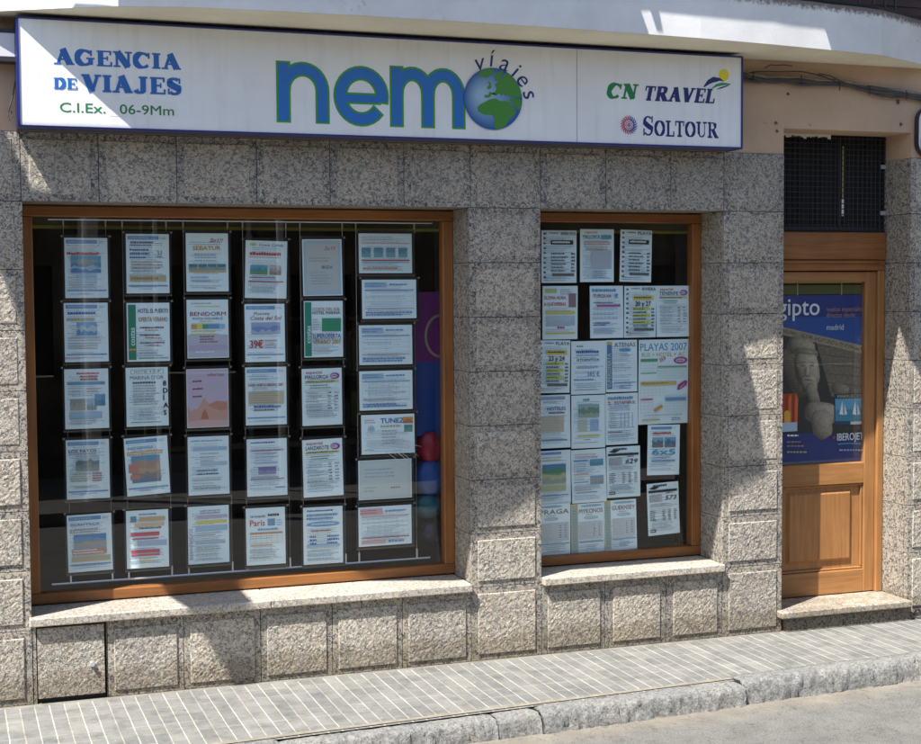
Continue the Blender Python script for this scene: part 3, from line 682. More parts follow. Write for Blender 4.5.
m.box(sx0,sx1,YS-.006,YS+.02,sz1-e,sz1,b=.002); m.box(sx0,sx1,YS-.006,YS+.02,sz0,sz0+e,b=.002); m.box(sx0,sx0+e,YS-.0055,YS+.02,sz0+e,sz1-e); m.box(sx1-e,sx1,YS-.0055,YS+.02,sz0+e,sz1-e)
m.box(sx0-.001,sx0+.003,YS+.021,-.002,sz0,sz1); m.box(sx1-.003,sx1+.001,YS+.021,-.002,sz0,sz1)
part(m,'edge_trim',M['blue'],SG)
BL=(.03,.14,.45); NV=(.02,.025,.15); GN=(.03,.20,.06); G2=(.07,.33,.05)
def plate(mb_,y=YS-.0006): return Plate(mb_,0,0,y)
m=MB(); pl=plate(m)
def span(px0,pyb0,px1,pyb1,hpx):
    a=sp(px0,pyb0); b=sp(px1,pyb1); t=sp((px0+px1)/2,(pyb0+pyb1)/2-hpx); return a[0],(a[1]+b[1])/2,b[0]-a[0],t[1]-(a[1]+b[1])/2
u,w,wd,h=span(54,64.8,181,69.4,15.8); serif(pl,'AGENCIA',u,w,wd,h,BL)
u,w,wd,h=span(53.5,89,77.5,89.5,11.2); serif(pl,'DE',u,w,wd,h,BL)
u,w,wd,h=span(82,91.5,182,95,17); serif(pl,'VIAJES',u,w,wd,h,BL)
part(m,'agency_lettering',M['vinyl'],SG)
m=MB(); pl=plate(m); a=sp(110,116); b=sp(177,102); pl.rect(a[0],a[1],b[0],b[1],(.80,.81,.80))
u,w,wd,h=span(60,112,105.5,113,9.2); pl.text('C.I.Ex.',u,w,h,GN,wd,bold=.010)
u,w,wd,h=span(120,114,174,115.4,9.3); pl.text('06-9Mm',u,w,h,GN,wd,bold=.010)
part(m,'licence_number',M['vinyl'],SG)
# nemo
m=MB(); pl=plate(m)
def nemo(ch,px0,pyt,pyb,px1):
    a=sp(px0,(pyt+pyb)/2)[0]; b=sp(px1,(pyt+pyb)/2)[0]; z0=sp((px0+px1)/2,pyb)[1]; z1=sp((px0+px1)/2,pyt)[1]
    W=b-a; H=z1-z0; t=.195*H
    if ch=='n': K=[[(t/2,0),(t/2,H)],[(t/2,H*.50)]+arc(W*.5,H*.53,W*.5-t/2,H*.47-t/2,165,0,14)+[(W-t/2,0)]]
    if ch=='m':
        mid=W/2
        K=[[(t/2,0),(t/2,H)],[(t/2,H*.52)]+arc((mid+t/2)/2,H*.55,(mid-t/2)/2,H*.45-t/2,165,0,12)+[(mid,0)],[(mid,H*.52)]+arc((mid+W-t/2)/2,H*.55,(W-t/2-mid)/2,H*.45-t/2,165,0,12)+[(W-t/2,0)]]
    if ch=='e': K=[arc(W*.5,H*.5,W*.5-t/2,H*.5-t/2,-13,322,26),[(t*.6,H*.46),(W-t*.75,H*.46)]]
    return a,z0,K,t
o=.0085
for ps in (0,1):
    for ch,x0,t_,b_,x1 in (('n',278,63.5,121.5,328),('e',335,67.5,125,387.5),('m',391.5,69,126.5,464)):
        a,z,K,t=nemo(ch,x0,t_,b_,x1)
        for i_,k_ in enumerate(K):
            tt=t if not (ch=='e' and i_==1) else t*.72
            q=[(a+u_,z+w_) for u_,w_ in k_]
            if ps==0: pl.ribbon(q,tt+o*2,G2,o)
            else: pl.ribbon(q,tt-.004,(.03,.17,.52),-.001)
part(m,'name_lettering',M['vinyl'],SG)
# globe
m=MB(); pl=plate(m,YS-.006)
c=sp(493,99); rx=sp(493+29,99)[0]-c[0]; rz=rx*1.0; rz=(sp(493,68)[1]-sp(493,130)[1])/2
Lg=[]
n_=40
for k_ in range(12):
    f=1-k_/12; off=-.42*(1-f)
    colr=tuple(x*(1-k_/12)+y*(k_/12) for x,y in zip((.03,.12,.36),(.38,.55,.72)))
    pl.disc(c[0]+rx*off,c[1]+rz*.10*(1-f),rx*(1-.88*k_/12),rz*(1-.88*k_/12),colr,n_)
GC=(.07,.27,.04)
def land(pts,col=GC): pl.poly([(c[0]+a*rx,c[1]+b*rz) for a,b in pts],col,True)
land([(-.30,-.12),(-.12,-.02),(.08,0.02),(.22,-.06),(.42,-.05),(.60,-.12),(.66,-.28),(.78,-.36),(.72,-.50),(.55,-.62),(.44,-.84),(.28,-.95),(.08,-.97),(.0,-.84),(.06,-.66),(-.06,-.52),(-.32,-.52),(-.52,-.42),(-.55,-.28),(-.42,-.18)])   # africa
land([(.55,.0),(.72,.05),(.93,.02),(.97,-.15),(.90,-.34),(.80,-.28),(.68,-.16)])
land([(-.30,.02),(-.12,.04),(-.05,.14),(.06,.22),(.12,.34),(.05,.46),(.14,.52),(.22,.68),(.35,.80),(.48,.84),(.68,.72),(.86,.48),(.97,.2),(.93,.07),(.75,.1),(.6,.07),(.5,.14),(.42,.1),(.36,.18),(.26,.1),(.22,.2),(.12,.12),(.02,.2),(-.14,.22),(-.16,.12),(-.30,.12)])
land([(-.18,.30),(-.06,.34),(-.08,.5),(-.18,.56),(-.14,.44),(-.22,.36)])
land([(-.42,.72),(-.22,.66),(.0,.80),(.02,.95),(-.18,.97),(-.36,.90),(-.50,.82)])
land([(.06,.58),(.14,.60),(.26,.78),(.36,.86),(.28,.92),(.12,.84),(.02,.70)])
part(m,'globe_logo',M['vinyl'],SG)
m=MB(); pl=plate(m)
for ch,px,py,hh,ro in (('v',482,70,15,14),('í',493,66.5,15,2),('a',503,70.5,15,-15),('j',511.5,77,15,-33),('e',518.5,84.5,15,-50),('s',523.8,96.5,15,-70)):
    p=sp(px,py); pl.text(ch,p[0],p[1],.088,NV,rot=math.radians(ro),anchor='c',bold=.0,shear=.15)
part(m,'arched_lettering',M['vinyl'],SG)
# right-hand partner logos
m=MB(); pl=plate(m)
u,w,wd,h=span(606,98,638,99.5,15.2); serif(pl,'CN',u,w,wd-.01,h,(.02,.22,.06),shear=.22)
u,w,wd,h=span(643,101,716,103,14.6); serif(pl,'TRAVEL',u,w,wd-.01,h,NV,shear=.22,tk=.28)
part(m,'operator_lettering',M['vinyl'],SG)
m=MB(); pl=plate(m)
p=sp(724,75); r=.032; pl.disc(p[0],p[1],r,r,(.78,.66,.02),20)
def sw(pts,wds,col): pl.ribbon([sp(a,b) for a,b in pts],wds,col)
sw([(704,87),(709,82),(714,79.5),(720,80),(725,82.5)],[.006,.024,.030,.022,.005],NV)
sw([(709,88),(714,84),(720,82.5),(726,83),(732,83.6)],[.004,.014,.018,.012,.003],(.75,.8,.78))
sw([(712,88.5),(717,85.3),(722,84),(727,84),(731,84.2)],[.004,.014,.016,.010,.003],(.03,.3,.1))
sw([(717,89.3),(722,87.6),(727,86),(730,85)],[.003,.008,.006,.002],NV)
part(m,'tour_operator_logo',M['vinyl'],SG)
m=MB(); pl=plate(m); c=sp(629,125); r=.052
for i in range(20):
    a=2*math.pi*i/20; q=a+.28; col=(.55,.05,.12) if (math.cos(a)<.2) else (.05,.07,.30)
    pl.ribbon([(c[0]+r*.50*math.cos(a),c[1]+r*.50*math.sin(a)),(c[0]+r*.8*math.cos(a+.08),c[1]+r*.8*math.sin(a+.08)),(c[0]+r*1.0*math.cos(q),c[1]+r*1.0*math.sin(q))],[.0085,.007,.0015],col)
pl.disc(c[0],c[1],r*.40,r*.40,(.55,.10,.16),18); pl.disc(c[0],c[1],r*.31,r*.31,(.72,.62,.66),18); pl.disc(c[0],c[1],r*.22,r*.22,(.25,.2,.45),14)
part(m,'sun_emblem',M['vinyl'],SG)
m=MB(); pl=plate(m)
u,w,wd,h=span(642.5,135.5,718.5,138.5,20); serif(pl,'SOLTOUR',u,w,wd,h,NV,tk=.2,tn=.07,caps=(0,),gap=.01)
part(m,'operator_lettering',M['vinyl'],SG)

# neighbouring signs
N1=thing('neighbour_sign','small piece of white neighbouring sign at the far left edge under the balcony','sign',(-.4,-.1,2.95))
xr=at(15.5,60,-.10).x; zt,zb_=at(8,30,-.10).z,at(8,57,-.10).z
m=MB(); m.box(-1.4,xr,-.10,-.002,zb_,zt-.012,(.70,.71,.72),.003); part(m,'sign_panel',M['vinyl'],N1)
m=MB(); m.box(-1.41,xr+.003,-.103,-.002,zt-.012,zt+.006); m.box(-1.41,xr+.003,-.103,-.002,zb_-.02,zb_); part(m,'sign_frame',M['iron'],N1)
m=MB(); pts=[at(a,b,-.05) for a,b in ((17,62),(15.5,80),(13,95),(10,106),(8,115),(10,121),(12.5,116),(11,111))]; m.tube(pts,.004,6)
tag(m.build('loose_wire',M['cable']),'short dark loose wire curling down left of the long sign','cable')
N2=thing('oval_sign','white and blue rounded sign cut off at the right edge above the pillar','sign',(5.6,-.03,2.8))
p0=at(919.3,130,-.04); zt,zb_=at(919,107,-.04).z,at(919,156,-.04).z
def rrect(x0,x1,z0,z1,r,n=6):
    o=[]
    for cx,cz,a0 in ((x1-r,z1-r,0),(x0+r,z1-r,90),(x0+r,z0+r,180),(x1-r,z0+r,270)):
        for i in range(n+1): a=math.radians(a0+90*i/n); o.append((cx+r*math.cos(a),cz+r*math.sin(a)))
    return o
def slabpoly(m,pts,y0,y1,col):
    t=tessellate_polygon([[Vector((a,b,0)) for a,b in pts]])
    for f in t: m.face([(pts[i][0],y0,pts[i][1]) for i in f],col); m.face([(pts[i][0],y1,pts[i][1]) for i in f[::-1]],col)
    for i in range(len(pts)):
        a,b=pts[i],pts[(i+1)%len(pts)]; m.face([(a[0],y0,a[1]),(b[0],y0,b[1]),(b[0],y1,b[1]),(a[0],y1,a[1])],col)
m=MB(); slabpoly(m,rrect(p0.x-.006,p0.x+.6,zb_-.006,zt+.006,.085),-.035,-.002,(.03,.03,.05)); part(m,'sign_rim',M['vinyl'],N2)
m=MB(); slabpoly(m,rrect(p0.x,p0.x+.588,zb_,zt,.08),-.04,-.036,(.68,.70,.72)); m.box(p0.x+.012,p0.x+.57,-.0415,-.0405,zb_+.03,zb_+.11,(.02,.04,.22)); part(m,'sign_face',M['vinyl'],N2)

# cables under the balcony
CB=thing('cable_bundle','sagging bundle of dark electric cables along the pink plaster under the balcony','cable',(4.9,-.02,3.2))
rr=random.Random(11)
base=[(735,73),(748,75),(765,77),(790,79),(815,82),(840,85.5),(865,89),(890,92),(912,95),(935,98)]
def cab(dz,amp,r,mat,seed,x0=0,name='cable',ph=0):
    pts=[]
    for i in range(46):
        t=i/45*(len(base)-1); k=min(int(t),len(base)-2); f=t-k
        px=base[k][0]+(base[k+1][0]-base[k][0])*f; py=base[k][1]+(base[k+1][1]-base[k][1])*f
        p=at(px,py,-.03); q=noise.noise(Vector((seed*5.1,i*.14,0)))*amp
        sag=-.012*math.sin(i/45*math.pi*2.2+ph)
        pts.append((p.x,-.022+.014*noise.noise(Vector((seed,i*.2,7))),p.z+dz+q+sag))
    mm=MB(); mm.tube(pts,r,6); part(mm,name,mat,CB,True)
for s,(dz,amp,r,mt) in enumerate(((0,.014,.013,'cable'),(.014,.018,.010,'cable2'),(-.012,.02,.011,'cable'),(.004,.03,.006,'cable2'),(-.016,.02,.006,'cable'),(.022,.035,.004,'cable'))): cab(dz,amp,r,M[mt],s+1,ph=s*.35)
for px,py in ((752,76),(800,80),(838,86),(868,90),(905,95)):
    m=MB(); p=at(px,py,-.03); m.tube([(p.x,-.04,p.z+.025),(p.x+.004,-.045,p.z),(p.x+.006,-.035,p.z-.028)],.0035,5)
    part(m,'cable_clip',M['iron'],CB)
m=MB(); m.tube([at(a,b,-.03) for a,b in ((765,68),(770,65),(776,65.5),(783,65),(792,66))],.004,5); m.tube([at(a,b,-.03) for a,b in ((818,74),(830,76),(842,82),(856,88),(872,91))],.005,5)
part(m,'stray_wire',M['cable'],CB)
# stub by the step
p=at(917.5,612,-.03); m=MB(); ring=[(p.x+.018*math.cos(a/8*2*math.pi),-.03,p.z+.018*math.sin(a/8*2*math.pi)) for a in range(9)]; m.tube(ring,.007,6); m.box(p.x-.02,p.x+.2,-.01,.0-.0005,p.z+.022,p.z+.036)
tag(m.build('pipe_stub',M['iron']),'small dark pipe ring at the foot of the wall right of the step','pipe')

# ------------------------------------------------------------------ papers
W_=(.74,.90,.95); INK=(.06,.07,.10); DB=(.05,.14,.42); MBl=(.16,.33,.60); LB=(.35,.53,.68); RD=(.50,.07,.08); OR=(.62,.34,.10); YE=(.70,.62,.12); GR=(.04,.24,.13); TAN=(.50,.45,.30); PU=(.30,.05,.30); PK=(.62,.40,.44); SK=(.14,.34,.55); GY=(.42,.47,.50); BK=(.03,.03,.035); MAR=(.30,.06,.10); NAVY=(.04,.08,.25)  # W_ is white paper with blue skylight put into its colour
def dashes(pl,W,H,x0,y0,x1,n,lh,col,hh=.35,seed=0,fill=.9):
    r=random.Random(seed*31+n); pl.l+=1; L0=pl.l; fill=min(fill,1.0)
    for i in range(n):
        y=y0+i*lh; x=x0; end=x0+(x1-x0)*r.uniform(fill-.3,fill); big=hh>.55
        while x<end:
            l=r.uniform(.03,.07) if big else r.uniform(.015,.06); pl.l=L0-1; k=r.uniform(.0,.25)*lh*hh
            pl.rect(x*W,-(y+lh*hh)*H,min(x+l,end)*W,-(y+k)*H,col); x+=l+(.010 if big else .012)
    pl.l=L0
def photo(pl,W,H,x0,y0,x1,y1,cols,seed=0):
    """a small printed picture: bands with an uneven skyline"""
    r=random.Random(seed+5); pl.rect(x0*W,-y1*H,x1*W,-y0*H,cols[0])
    n=len(cols)
    for i,c in enumerate(cols[1:],1):
        y=y0+(y1-y0)*i/n; pts=[(x0*W,-y1*H)]
        for k in range(9): pts.append(((x0+(x1-x0)*k/8)*W,-(min(y1,max(y0+.004,y+r.uniform(-.5,.5)*(y1-y0)/n)))*H))
        pts.append((x1*W,-y1*H)); pl.poly(pts,c,True)
def table(pl,W,H,x0,y0,x1,y1,rows,cols,col,line=.0009):
    for i in range(rows+1): y=y0+(y1-y0)*i/rows; pl.rect(x0*W,-y*H-line/2,x1*W,-y*H+line/2,col)
    for i in range(cols+1): x=x0+(x1-x0)*i/cols; pl.rect(x*W-line/2,-y1*H,x*W+line/2,-y0*H,col)
def T(pl,W,H,s,x,y,h,col,x1=None,bold=.0,anc='l',shear=0,rot=0):
    pl.text(s,x*W,-(y+h)*H,h*H,col,None if x1 is None else (x1-x)*W,bold,shear,rot,2,anc)
def Rc(pl,W,H,x0,y0,x1,y1,c): pl.rect(x0*W,-y1*H,x1*W,-y0*H,c)
def hdr(pl,W,H,sd=0,foot=True,c=MBl):   # the blue agency letterhead used on many sheets
    Rc(pl,W,H,.04,.035,.76,.095,c); dashes(pl,W,H,.08,.05,.7,1,.05,LB,.5,sd); dashes(pl,W,H,.8,.05,.96,2,.025,GY,.5,sd)
    if foot: Rc(pl,W,H,.04,.865,.96,.885,c); dashes(pl,W,H,.3,.92,.7,1,.04,GY,.3,sd)
D={}
def d(k):
    def w(f): D[k]=f; return f
    return w
@d('beach_hotel')
def _(p,W,H): hdr(p,W,H,1); T(p,W,H,'XXXXX XX XXXX'.replace('X','o'),.06,.17,.03,GY,.7); dashes(p,W,H,.05,.235,.92,1,.05,RD,.9,3,1.3); photo(p,W,H,.14,.30,.84,.58,[SK,(.25,.42,.40),(.12,.3,.5),LB,(.1,.25,.5)],1); Rc(p,W,H,.34,.42,.66,.445,OR); photo(p,W,H,.28,.62,.74,.75,[LB,(.45,.62,.72)],2); dashes(p,W,H,.08,.78,.85,2,.035,GY,.35,4)
@d('price_list')
def _(p,W,H): hdr(p,W,H,2); dashes(p,W,H,.1,.13,.7,2,.045,NAVY,.5,5,1.2); dashes(p,W,H,.08,.25,.6,3,.065,DB,.45,6,1.1); T(p,W,H,'U',.74,.28,.07,NAVY); dashes(p,W,H,.7,.37,.9,1,.04,MBl,.5,7); dashes(p,W,H,.12,.46,.9,4,.05,(.35,.3,.3),.4,8,1.2); Rc(p,W,H,.07,.70,.92,.80,TAN); dashes(p,W,H,.1,.72,.9,1,.06,(.3,.26,.12),.8,9,1.3)
@d('resort_strip')
def _(p,W,H): T(p,W,H,'2x1!!',.56,.09,.06,RD,.88,.02,shear=.3); T(p,W,H,'SEBATUR',.16,.22,.07,OR,.82,.03); dashes(p,W,H,.2,.36,.85,3,.05,GY,.35,10); 
@d('resort_strip2')
def _(p,W,H): pass
def strip(p,W,H): 
    for i in range(4): photo(p,W,H,.06+i*.225,.53,.26+i*.225,.62,[(.08,.2,.28),(.1,.28,.3),(.3,.4,.4)],i)
    Rc(p,W,H,.06,.625,.94,.67,TAN); dashes(p,W,H,.1,.635,.9,1,.04,OR,.6,11,1.2); dashes(p,W,H,.1,.74,.7,2,.06,LB,.5,12); dashes(p,W,H,.4,.93,.9,1,.04,GY,.5,13)
_b=D['resort_strip']
def _rs(p,W,H,_b=_b): _b(p,W,H); strip(p,W,H)
D['resort_strip']=_rs; del D['resort_strip2']
@d('two_photos')
def _(p,W,H): p.disc(.18*W,-.07*H,.08*W,.025*H,(.45,.6,.2),14); T(p,W,H,'Costa Cálida',.32,.05,.045,DB,.9,0,shear=.3); dashes(p,W,H,.1,.2,.85,1,.06,RD,.9,14,1.3); dashes(p,W,H,.08,.28,.86,1,.03,PK,.5,15,1.3); photo(p,W,H,.12,.43,.53,.59,[SK,(.05,.3,.35),(.15,.3,.15)],3); photo(p,W,H,.58,.43,.86,.59,[(.5,.5,.48),(.35,.38,.35),(.3,.25,.2)],4); dashes(p,W,H,.1,.63,.9,1,.03,MAR,.6,16,1.2); Rc(p,W,H,.08,.70,.92,.715,MAR); dashes(p,W,H,.15,.8,.85,2,.06,GY,.5,17)
@d('offer_grey')
def _(p,W,H): 
    Rc(p,W,H,.03,.02,.97,.985,(.42,.56,.66)); Rc(p,W,H,.10,.075,.9,.9,(.52,.58,.58)); T(p,W,H,'2x1!!',.55,.13,.06,RD,.85,.01,shear=.3); dashes(p,W,H,.15,.32,.8,2,.05,(.45,.38,.35),.5,18); T(p,W,H,'IBIZA',.48,.47,.05,NAVY,.76,.01); dashes(p,W,H,.2,.58,.8,5,.05,(.3,.38,.5),.3,19)
@d('wide_strip')
def _(p,W,H): 
    dashes(p,W,H,.06,.08,.9,2,.06,GY,.4,20); Rc(p,W,H,.05,.24,.95,.26,PK)
    for i in range(4): photo(p,W,H,.05+i*.23,.36,.22+i*.23,.6,[(.12,.3,.42),(.2,.4,.45)],i+9)
    Rc(p,W,H,.05,.66,.95,.69,RD); Rc(p,W,H,.05,.72,.95,.74,LB); dashes(p,W,H,.07,.85,.93,1,.06,OR,.8,21,1.2)
def wide(seed,cols,ink=MBl):
    def f(p,W,H):
        Rc(p,W,H,.05,.07,.45,.2,LB); dashes(p,W,H,.06,.08,.44,2,.06,ink,.6,seed,1.2); dashes(p,W,H,.5,.1,.92,1,.06,ink,.7,seed+1,1.2); Rc(p,W,H,.05,.255,.95,.275,ink)
        table(p,W,H,.06,.3,.94,.68,3,cols,(.38,.48,.58)); Rc(p,W,H,.05,.73,.95,.745,PK); dashes(p,W,H,.06,.82,.93,2,.06,ink,.7,seed+2,1.3)
    return f
D['wide_blue']=wide(30,1); D['wide_blue_b']=wide(41,2); D['wide_table']=wide(52,7)
@d('tunez')
def _(p,W,H): T(p,W,H,'TUNEZ',.36,.1,.12,DB,.80,.03); photo(p,W,H,.78,.08,.97,.24,[OR,(.45,.2,.1)],7); photo(p,W,H,.8,.28,.96,.46,[(.1,.3,.35),(.2,.35,.3)],8); dashes(p,W,H,.06,.12,.3,2,.06,PK,.5,22); dashes(p,W,H,.36,.27,.76,1,.06,TAN,.9,23,1.3); p.disc(.18*W,-.36*H,.07*W,.09*H,(.5,.62,.72),16); T(p,W,H,'A1',.14,.31,.09,MBl,.22); dashes(p,W,H,.38,.4,.72,5,.08,GY,.4,24); dashes(p,W,H,.06,.88,.3,1,.05,GY,.5,25)
@d('wide_pale')
def _(p,W,H): Rc(p,W,H,.02,.02,.98,.98,(.55,.64,.64)); dashes(p,W,H,.12,.22,.85,3,.09,(.3,.45,.6),.4,26,1.1); dashes(p,W,H,.1,.68,.4,2,.08,(.3,.45,.4),.4,27); dashes(p,W,H,.6,.7,.85,1,.08,INK,.4,28)
@d('wide_pink')
def _(p,W,H): Rc(p,W,H,.03,.05,.45,.2,PK); dashes(p,W,H,.05,.08,.44,2,.06,RD,.4,29); dashes(p,W,H,.5,.1,.92,1,.06,MBl,.7,30,1.2); Rc(p,W,H,.05,.24,.95,.26,PK); table(p,W,H,.06,.3,.94,.74,4,8,(.40,.45,.58)); Rc(p,W,H,.05,.78,.95,.80,RD); Rc(p,W,H,.05,.86,.5,.94,PK); dashes(p,W,H,.55,.86,.93,1,.08,MBl,.8,31,1.2)
@d('tower_block')
def _(p,W,H): hdr(p,W,H,32); dashes(p,W,H,.08,.15,.75,1,.05,DB,.8,33,1.2); dashes(p,W,H,.06,.25,.92,1,.06,TAN,.9,34,1.3); photo(p,W,H,.28,.33,.74,.55,[(.2,.45,.68),(.5,.62,.7),(.12,.32,.55)],35); dashes(p,W,H,.08,.58,.9,5,.045,(.45,.48,.48),.4,36,1.1); dashes(p,W,H,.0,.92,.5,1,.04,PK,.7,37)
@d('costas_hotel')
def _(p,W,H): Rc(p,W,H,.03,.03,.21,.97,(.03,.24,.16)); T(p,W,H,'costas',.18,.64,.085,W_,None,.02,'l',0,math.pi/2); Rc(p,W,H,.04,.78,.2,.81,OR); T(p,W,H,'HOTEL EL PUERTO',.26,.10,.07,INK,.97,.005); T(p,W,H,'OFERTA VERANO',.27,.245,.075,(.35,.22,.10),.95,.01); 
@d('x1')
def _(p,W,H): pass
def costas_rows(p,W,H):
    for i in range(3):
        y=.41+i*.13; dashes(p,W,H,.3,y,.95,1,.035,INK,.6,38+i,1.1); dashes(p,W,H,.42,y+.05,.85,1,.03,RD,.5,39+i,1.1); p.disc(.45*W,-(y+.01)*H,.02*W,.012*H,BK,8); p.disc(.7*W,-(y+.01)*H,.02*W,.012*H,BK,8)
    dashes(p,W,H,.28,.8,.9,3,.045,GY,.35,44); Rc(p,W,H,.26,.94,.96,.95,GR)
_c=D['costas_hotel']
D['costas_hotel']=lambda p,W,H:(_c(p,W,H),costas_rows(p,W,H)); del D['x1']
@d('benidorm')
def _(p,W,H): 
    Rc(p,W,H,.02,.6,.98,.985,(.50,.52,.62)); dashes(p,W,H,.1,.05,.9,1,.04,GY,.6,45); Rc(p,W,H,.2,.11,.8,.125,YE); T(p,W,H,'BENIDORM',.08,.21,.065,MAR,.94,.015); T(p,W,H,'INOLVIDABLE',.14,.305,.035,DB,.86,.01); dashes(p,W,H,.3,.36,.7,1,.04,YE,.5,46)
    for i,c in enumerate([OR,YE,(.1,.35,.2),SK,SK,LB]): Rc(p,W,H,.1+i*.135,.42,.235+i*.135,.50,c)
    dashes(p,W,H,.1,.53,.9,2,.05,YE,.4,47); dashes(p,W,H,.3,.62,.75,3,.045,MAR,.45,48,1.2); Rc(p,W,H,.03,.78,.97,.86,(.48,.42,.6)); dashes(p,W,H,.2,.88,.8,1,.05,W_,.5,49)
@d('price_39')
def _(p,W,H): hdr(p,W,H,50); T(p,W,H,'Puente',.22,.14,.05,MAR,.62,0,shear=.3); T(p,W,H,'Costa del Sol',.14,.21,.065,MAR,.92,.005,shear=.3); photo(p,W,H,.16,.32,.88,.52,[(.32,.42,.62),(.20,.30,.55),(.38,.48,.66)],51); T(p,W,H,'39€',.12,.63,.13,RD,.44,.03); dashes(p,W,H,.5,.62,.9,3,.06,PK,.45,52); Rc(p,W,H,.04,.76,.96,.765,LB)
@d('costas_green')
def _(p,W,H): Rc(p,W,H,.02,.02,.19,.98,(.03,.26,.18)); T(p,W,H,'costas',.165,.66,.085,W_,None,.02,'l',0,math.pi/2); T(p,W,H,'COSTA DEL SOL',.22,.12,.055,(.35,.2,.1),.93,.01); T(p,W,H,'HOTEL MARINA',.22,.185,.05,BK,.93,.01); Rc(p,W,H,.46,.31,.94,.54,(.05,.33,.18)); table(p,W,H,.46,.31,.94,.54,4,5,(.03,.2,.1)); dashes(p,W,H,.22,.32,.42,5,.045,GY,.4,53); T(p,W,H,'SUPEROFERTA',.21,.585,.075,DB,.94,.01); T(p,W,H,'VERANO 2007',.21,.68,.085,(.45,.26,.08),.94,.015); dashes(p,W,H,.24,.84,.9,2,.05,GY,.35,54)
@d('villages')
def _(p,W,H): dashes(p,W,H,.28,.06,.9,1,.04,RD,.7,55,1.2); dashes(p,W,H,.36,.11,.82,2,.045,RD,.7,56,1.3); Rc(p,W,H,.06,.215,.92,.265,SK); dashes(p,W,H,.08,.31,.5,3,.05,GY,.35,57); photo(p,W,H,.12,.5,.46,.69,[(.3,.35,.32),(.4,.4,.35)],58); photo(p,W,H,.5,.5,.72,.69,[LB,(.25,.32,.35)],59); photo(p,W,H,.68,.43,.92,.62,[SK,(.1,.25,.4)],60); dashes(p,W,H,.5,.32,.9,2,.05,(.4,.35,.35),.4,61); photo(p,W,H,.1,.72,.84,.83,[LB,(.3,.5,.62)],62); dashes(p,W,H,.12,.86,.85,2,.05,GY,.35,63)
@d('marina')
def _(p,W,H): 
    Rc(p,W,H,.12,.035,.9,.11,(.35,.45,.3)); Rc(p,W,H,.135,.043,.885,.102,W_); T(p,W,H,'HOTEL 4 SUP',.2,.05,.04,INK,.82,.005); T(p,W,H,"MARINA D'OR",.1,.14,.065,(.2,.2,.22),.9,.0)
    for i,ch in enumerate('8DÍAS'.replace('8','8')): T(p,W,H,ch,.88,.235+i*.125,.082,BK,None,.045)
    dashes(p,W,H,.16,.24,.82,1,.05,INK,.6,64,1.2); dashes(p,W,H,.16,.30,.8,8,.045,(.35,.38,.36),.4,65,1.25); dashes(p,W,H,.3,.7,.7,4,.05,GY,.3,66); dashes(p,W,H,.1,.92,.9,1,.04,GR,.4,67)
@d('ofertas_rose')
def _(p,W,H): 
    Rc(p,W,H,.015,.01,.985,.99,(.50,.45,.58)); pts=[(.015*W,-.99*H)]
    for k in range(13): pts.append(((.015+.97*k/12)*W,-(.62+.10*math.sin(k*.9)+.03*math.sin(k*2.3))*H))
    pts.append((.985*W,-.99*H)); p.poly(pts,(.55,.33,.28),True); 
    p.poly([(.3*W,-.92*H),(.36*W,-.76*H),(.43*W,-.68*H),(.49*W,-.78*H),(.54*W,-.93*H)],(.45,.18,.12)); p.poly([(.015*W,-.99*H),(.015*W,-.9*H),(.4*W,-.86*H),(.98*W,-.89*H),(.985*W,-.99*H)],(.60,.42,.40),True)
    p.poly([(.5*W,-.62*H),(.7*W,-.55*H),(.95*W,-.57*H),(.98*W,-.70*H),(.75*W,-.72*H)],(.5,.25,.18)); T(p,W,H,'ofertas',.5,.07,.055,MAR,.9,.005); 
    for i in range(3): dashes(p,W,H,.14,.19+i*.13,.42,1,.05,MAR,.6,68+i,1.1)
    dashes(p,W,H,.55,.28,.85,3,.05,(.62,.55,.4),.35,71)
@d('hotel_list')
def _(p,W,H): hdr(p,W,H,72); dashes(p,W,H,.1,.14,.8,2,.05,LB,.5,73); T(p,W,H,'SUPER OFERTA VERANO 2007',.06,.285,.045,MAR,.92,.012); dashes(p,W,H,.2,.36,.7,1,.04,GY,.4,74); Rc(p,W,H,.07,.42,.93,.64,(.50,.47,.36)); dashes(p,W,H,.09,.44,.9,5,.04,(.34,.30,.2),.5,75,1.3); dashes(p,W,H,.2,.665,.9,1,.05,DB,.7,76,1.2); dashes(p,W,H,.2,.73,.85,1,.04,INK,.5,77,1.2)
def cruise(word,seed):
    def f(p,W,H):
        T(p,W,H,'especial',.1,.04,.05,RD,.5,.01); T(p,W,H,word,.08,.115,.065,INK,.66,.005); p.disc(.82*W,-.135*H,.12*W,.055*H,PU,18); p.disc(.8*W,-.135*H,.09*W,.035*H,(.55,.5,.6),16); dashes(p,W,H,.74,.125,.88,1,.03,PU,.5,seed,1.1)
        Rc(p,W,H,.08,.215,.92,.245,YE); dashes(p,W,H,.09,.218,.9,1,.03,INK,.6,seed+1,1.3); dashes(p,W,H,.2,.29,.8,2,.04,GR,.35,seed+2); table(p,W,H,.08,.37,.92,.40,1,1,GY); dashes(p,W,H,.1,.42,.55,7,.05,GY,.35,seed+3,.9)
        for i in range(6): dashes(p,W,H,.64,.42+i*.055,.74,1,.03,INK,.5,seed+4+i,1.1); dashes(p,W,H,.8,.42+i*.055,.92,1,.03,INK,.5,seed+14+i,1.1)
        Rc(p,W,H,.08,.745,.92,.752,GY); dashes(p,W,H,.1,.79,.9,2,.04,GY,.35,seed+25)
    return f
D['mallorca']=cruise('MALLORCA',80); D['lanzarote']=cruise('LANZAROTE',110); D['tenerife']=cruise('TENERIFE',140)
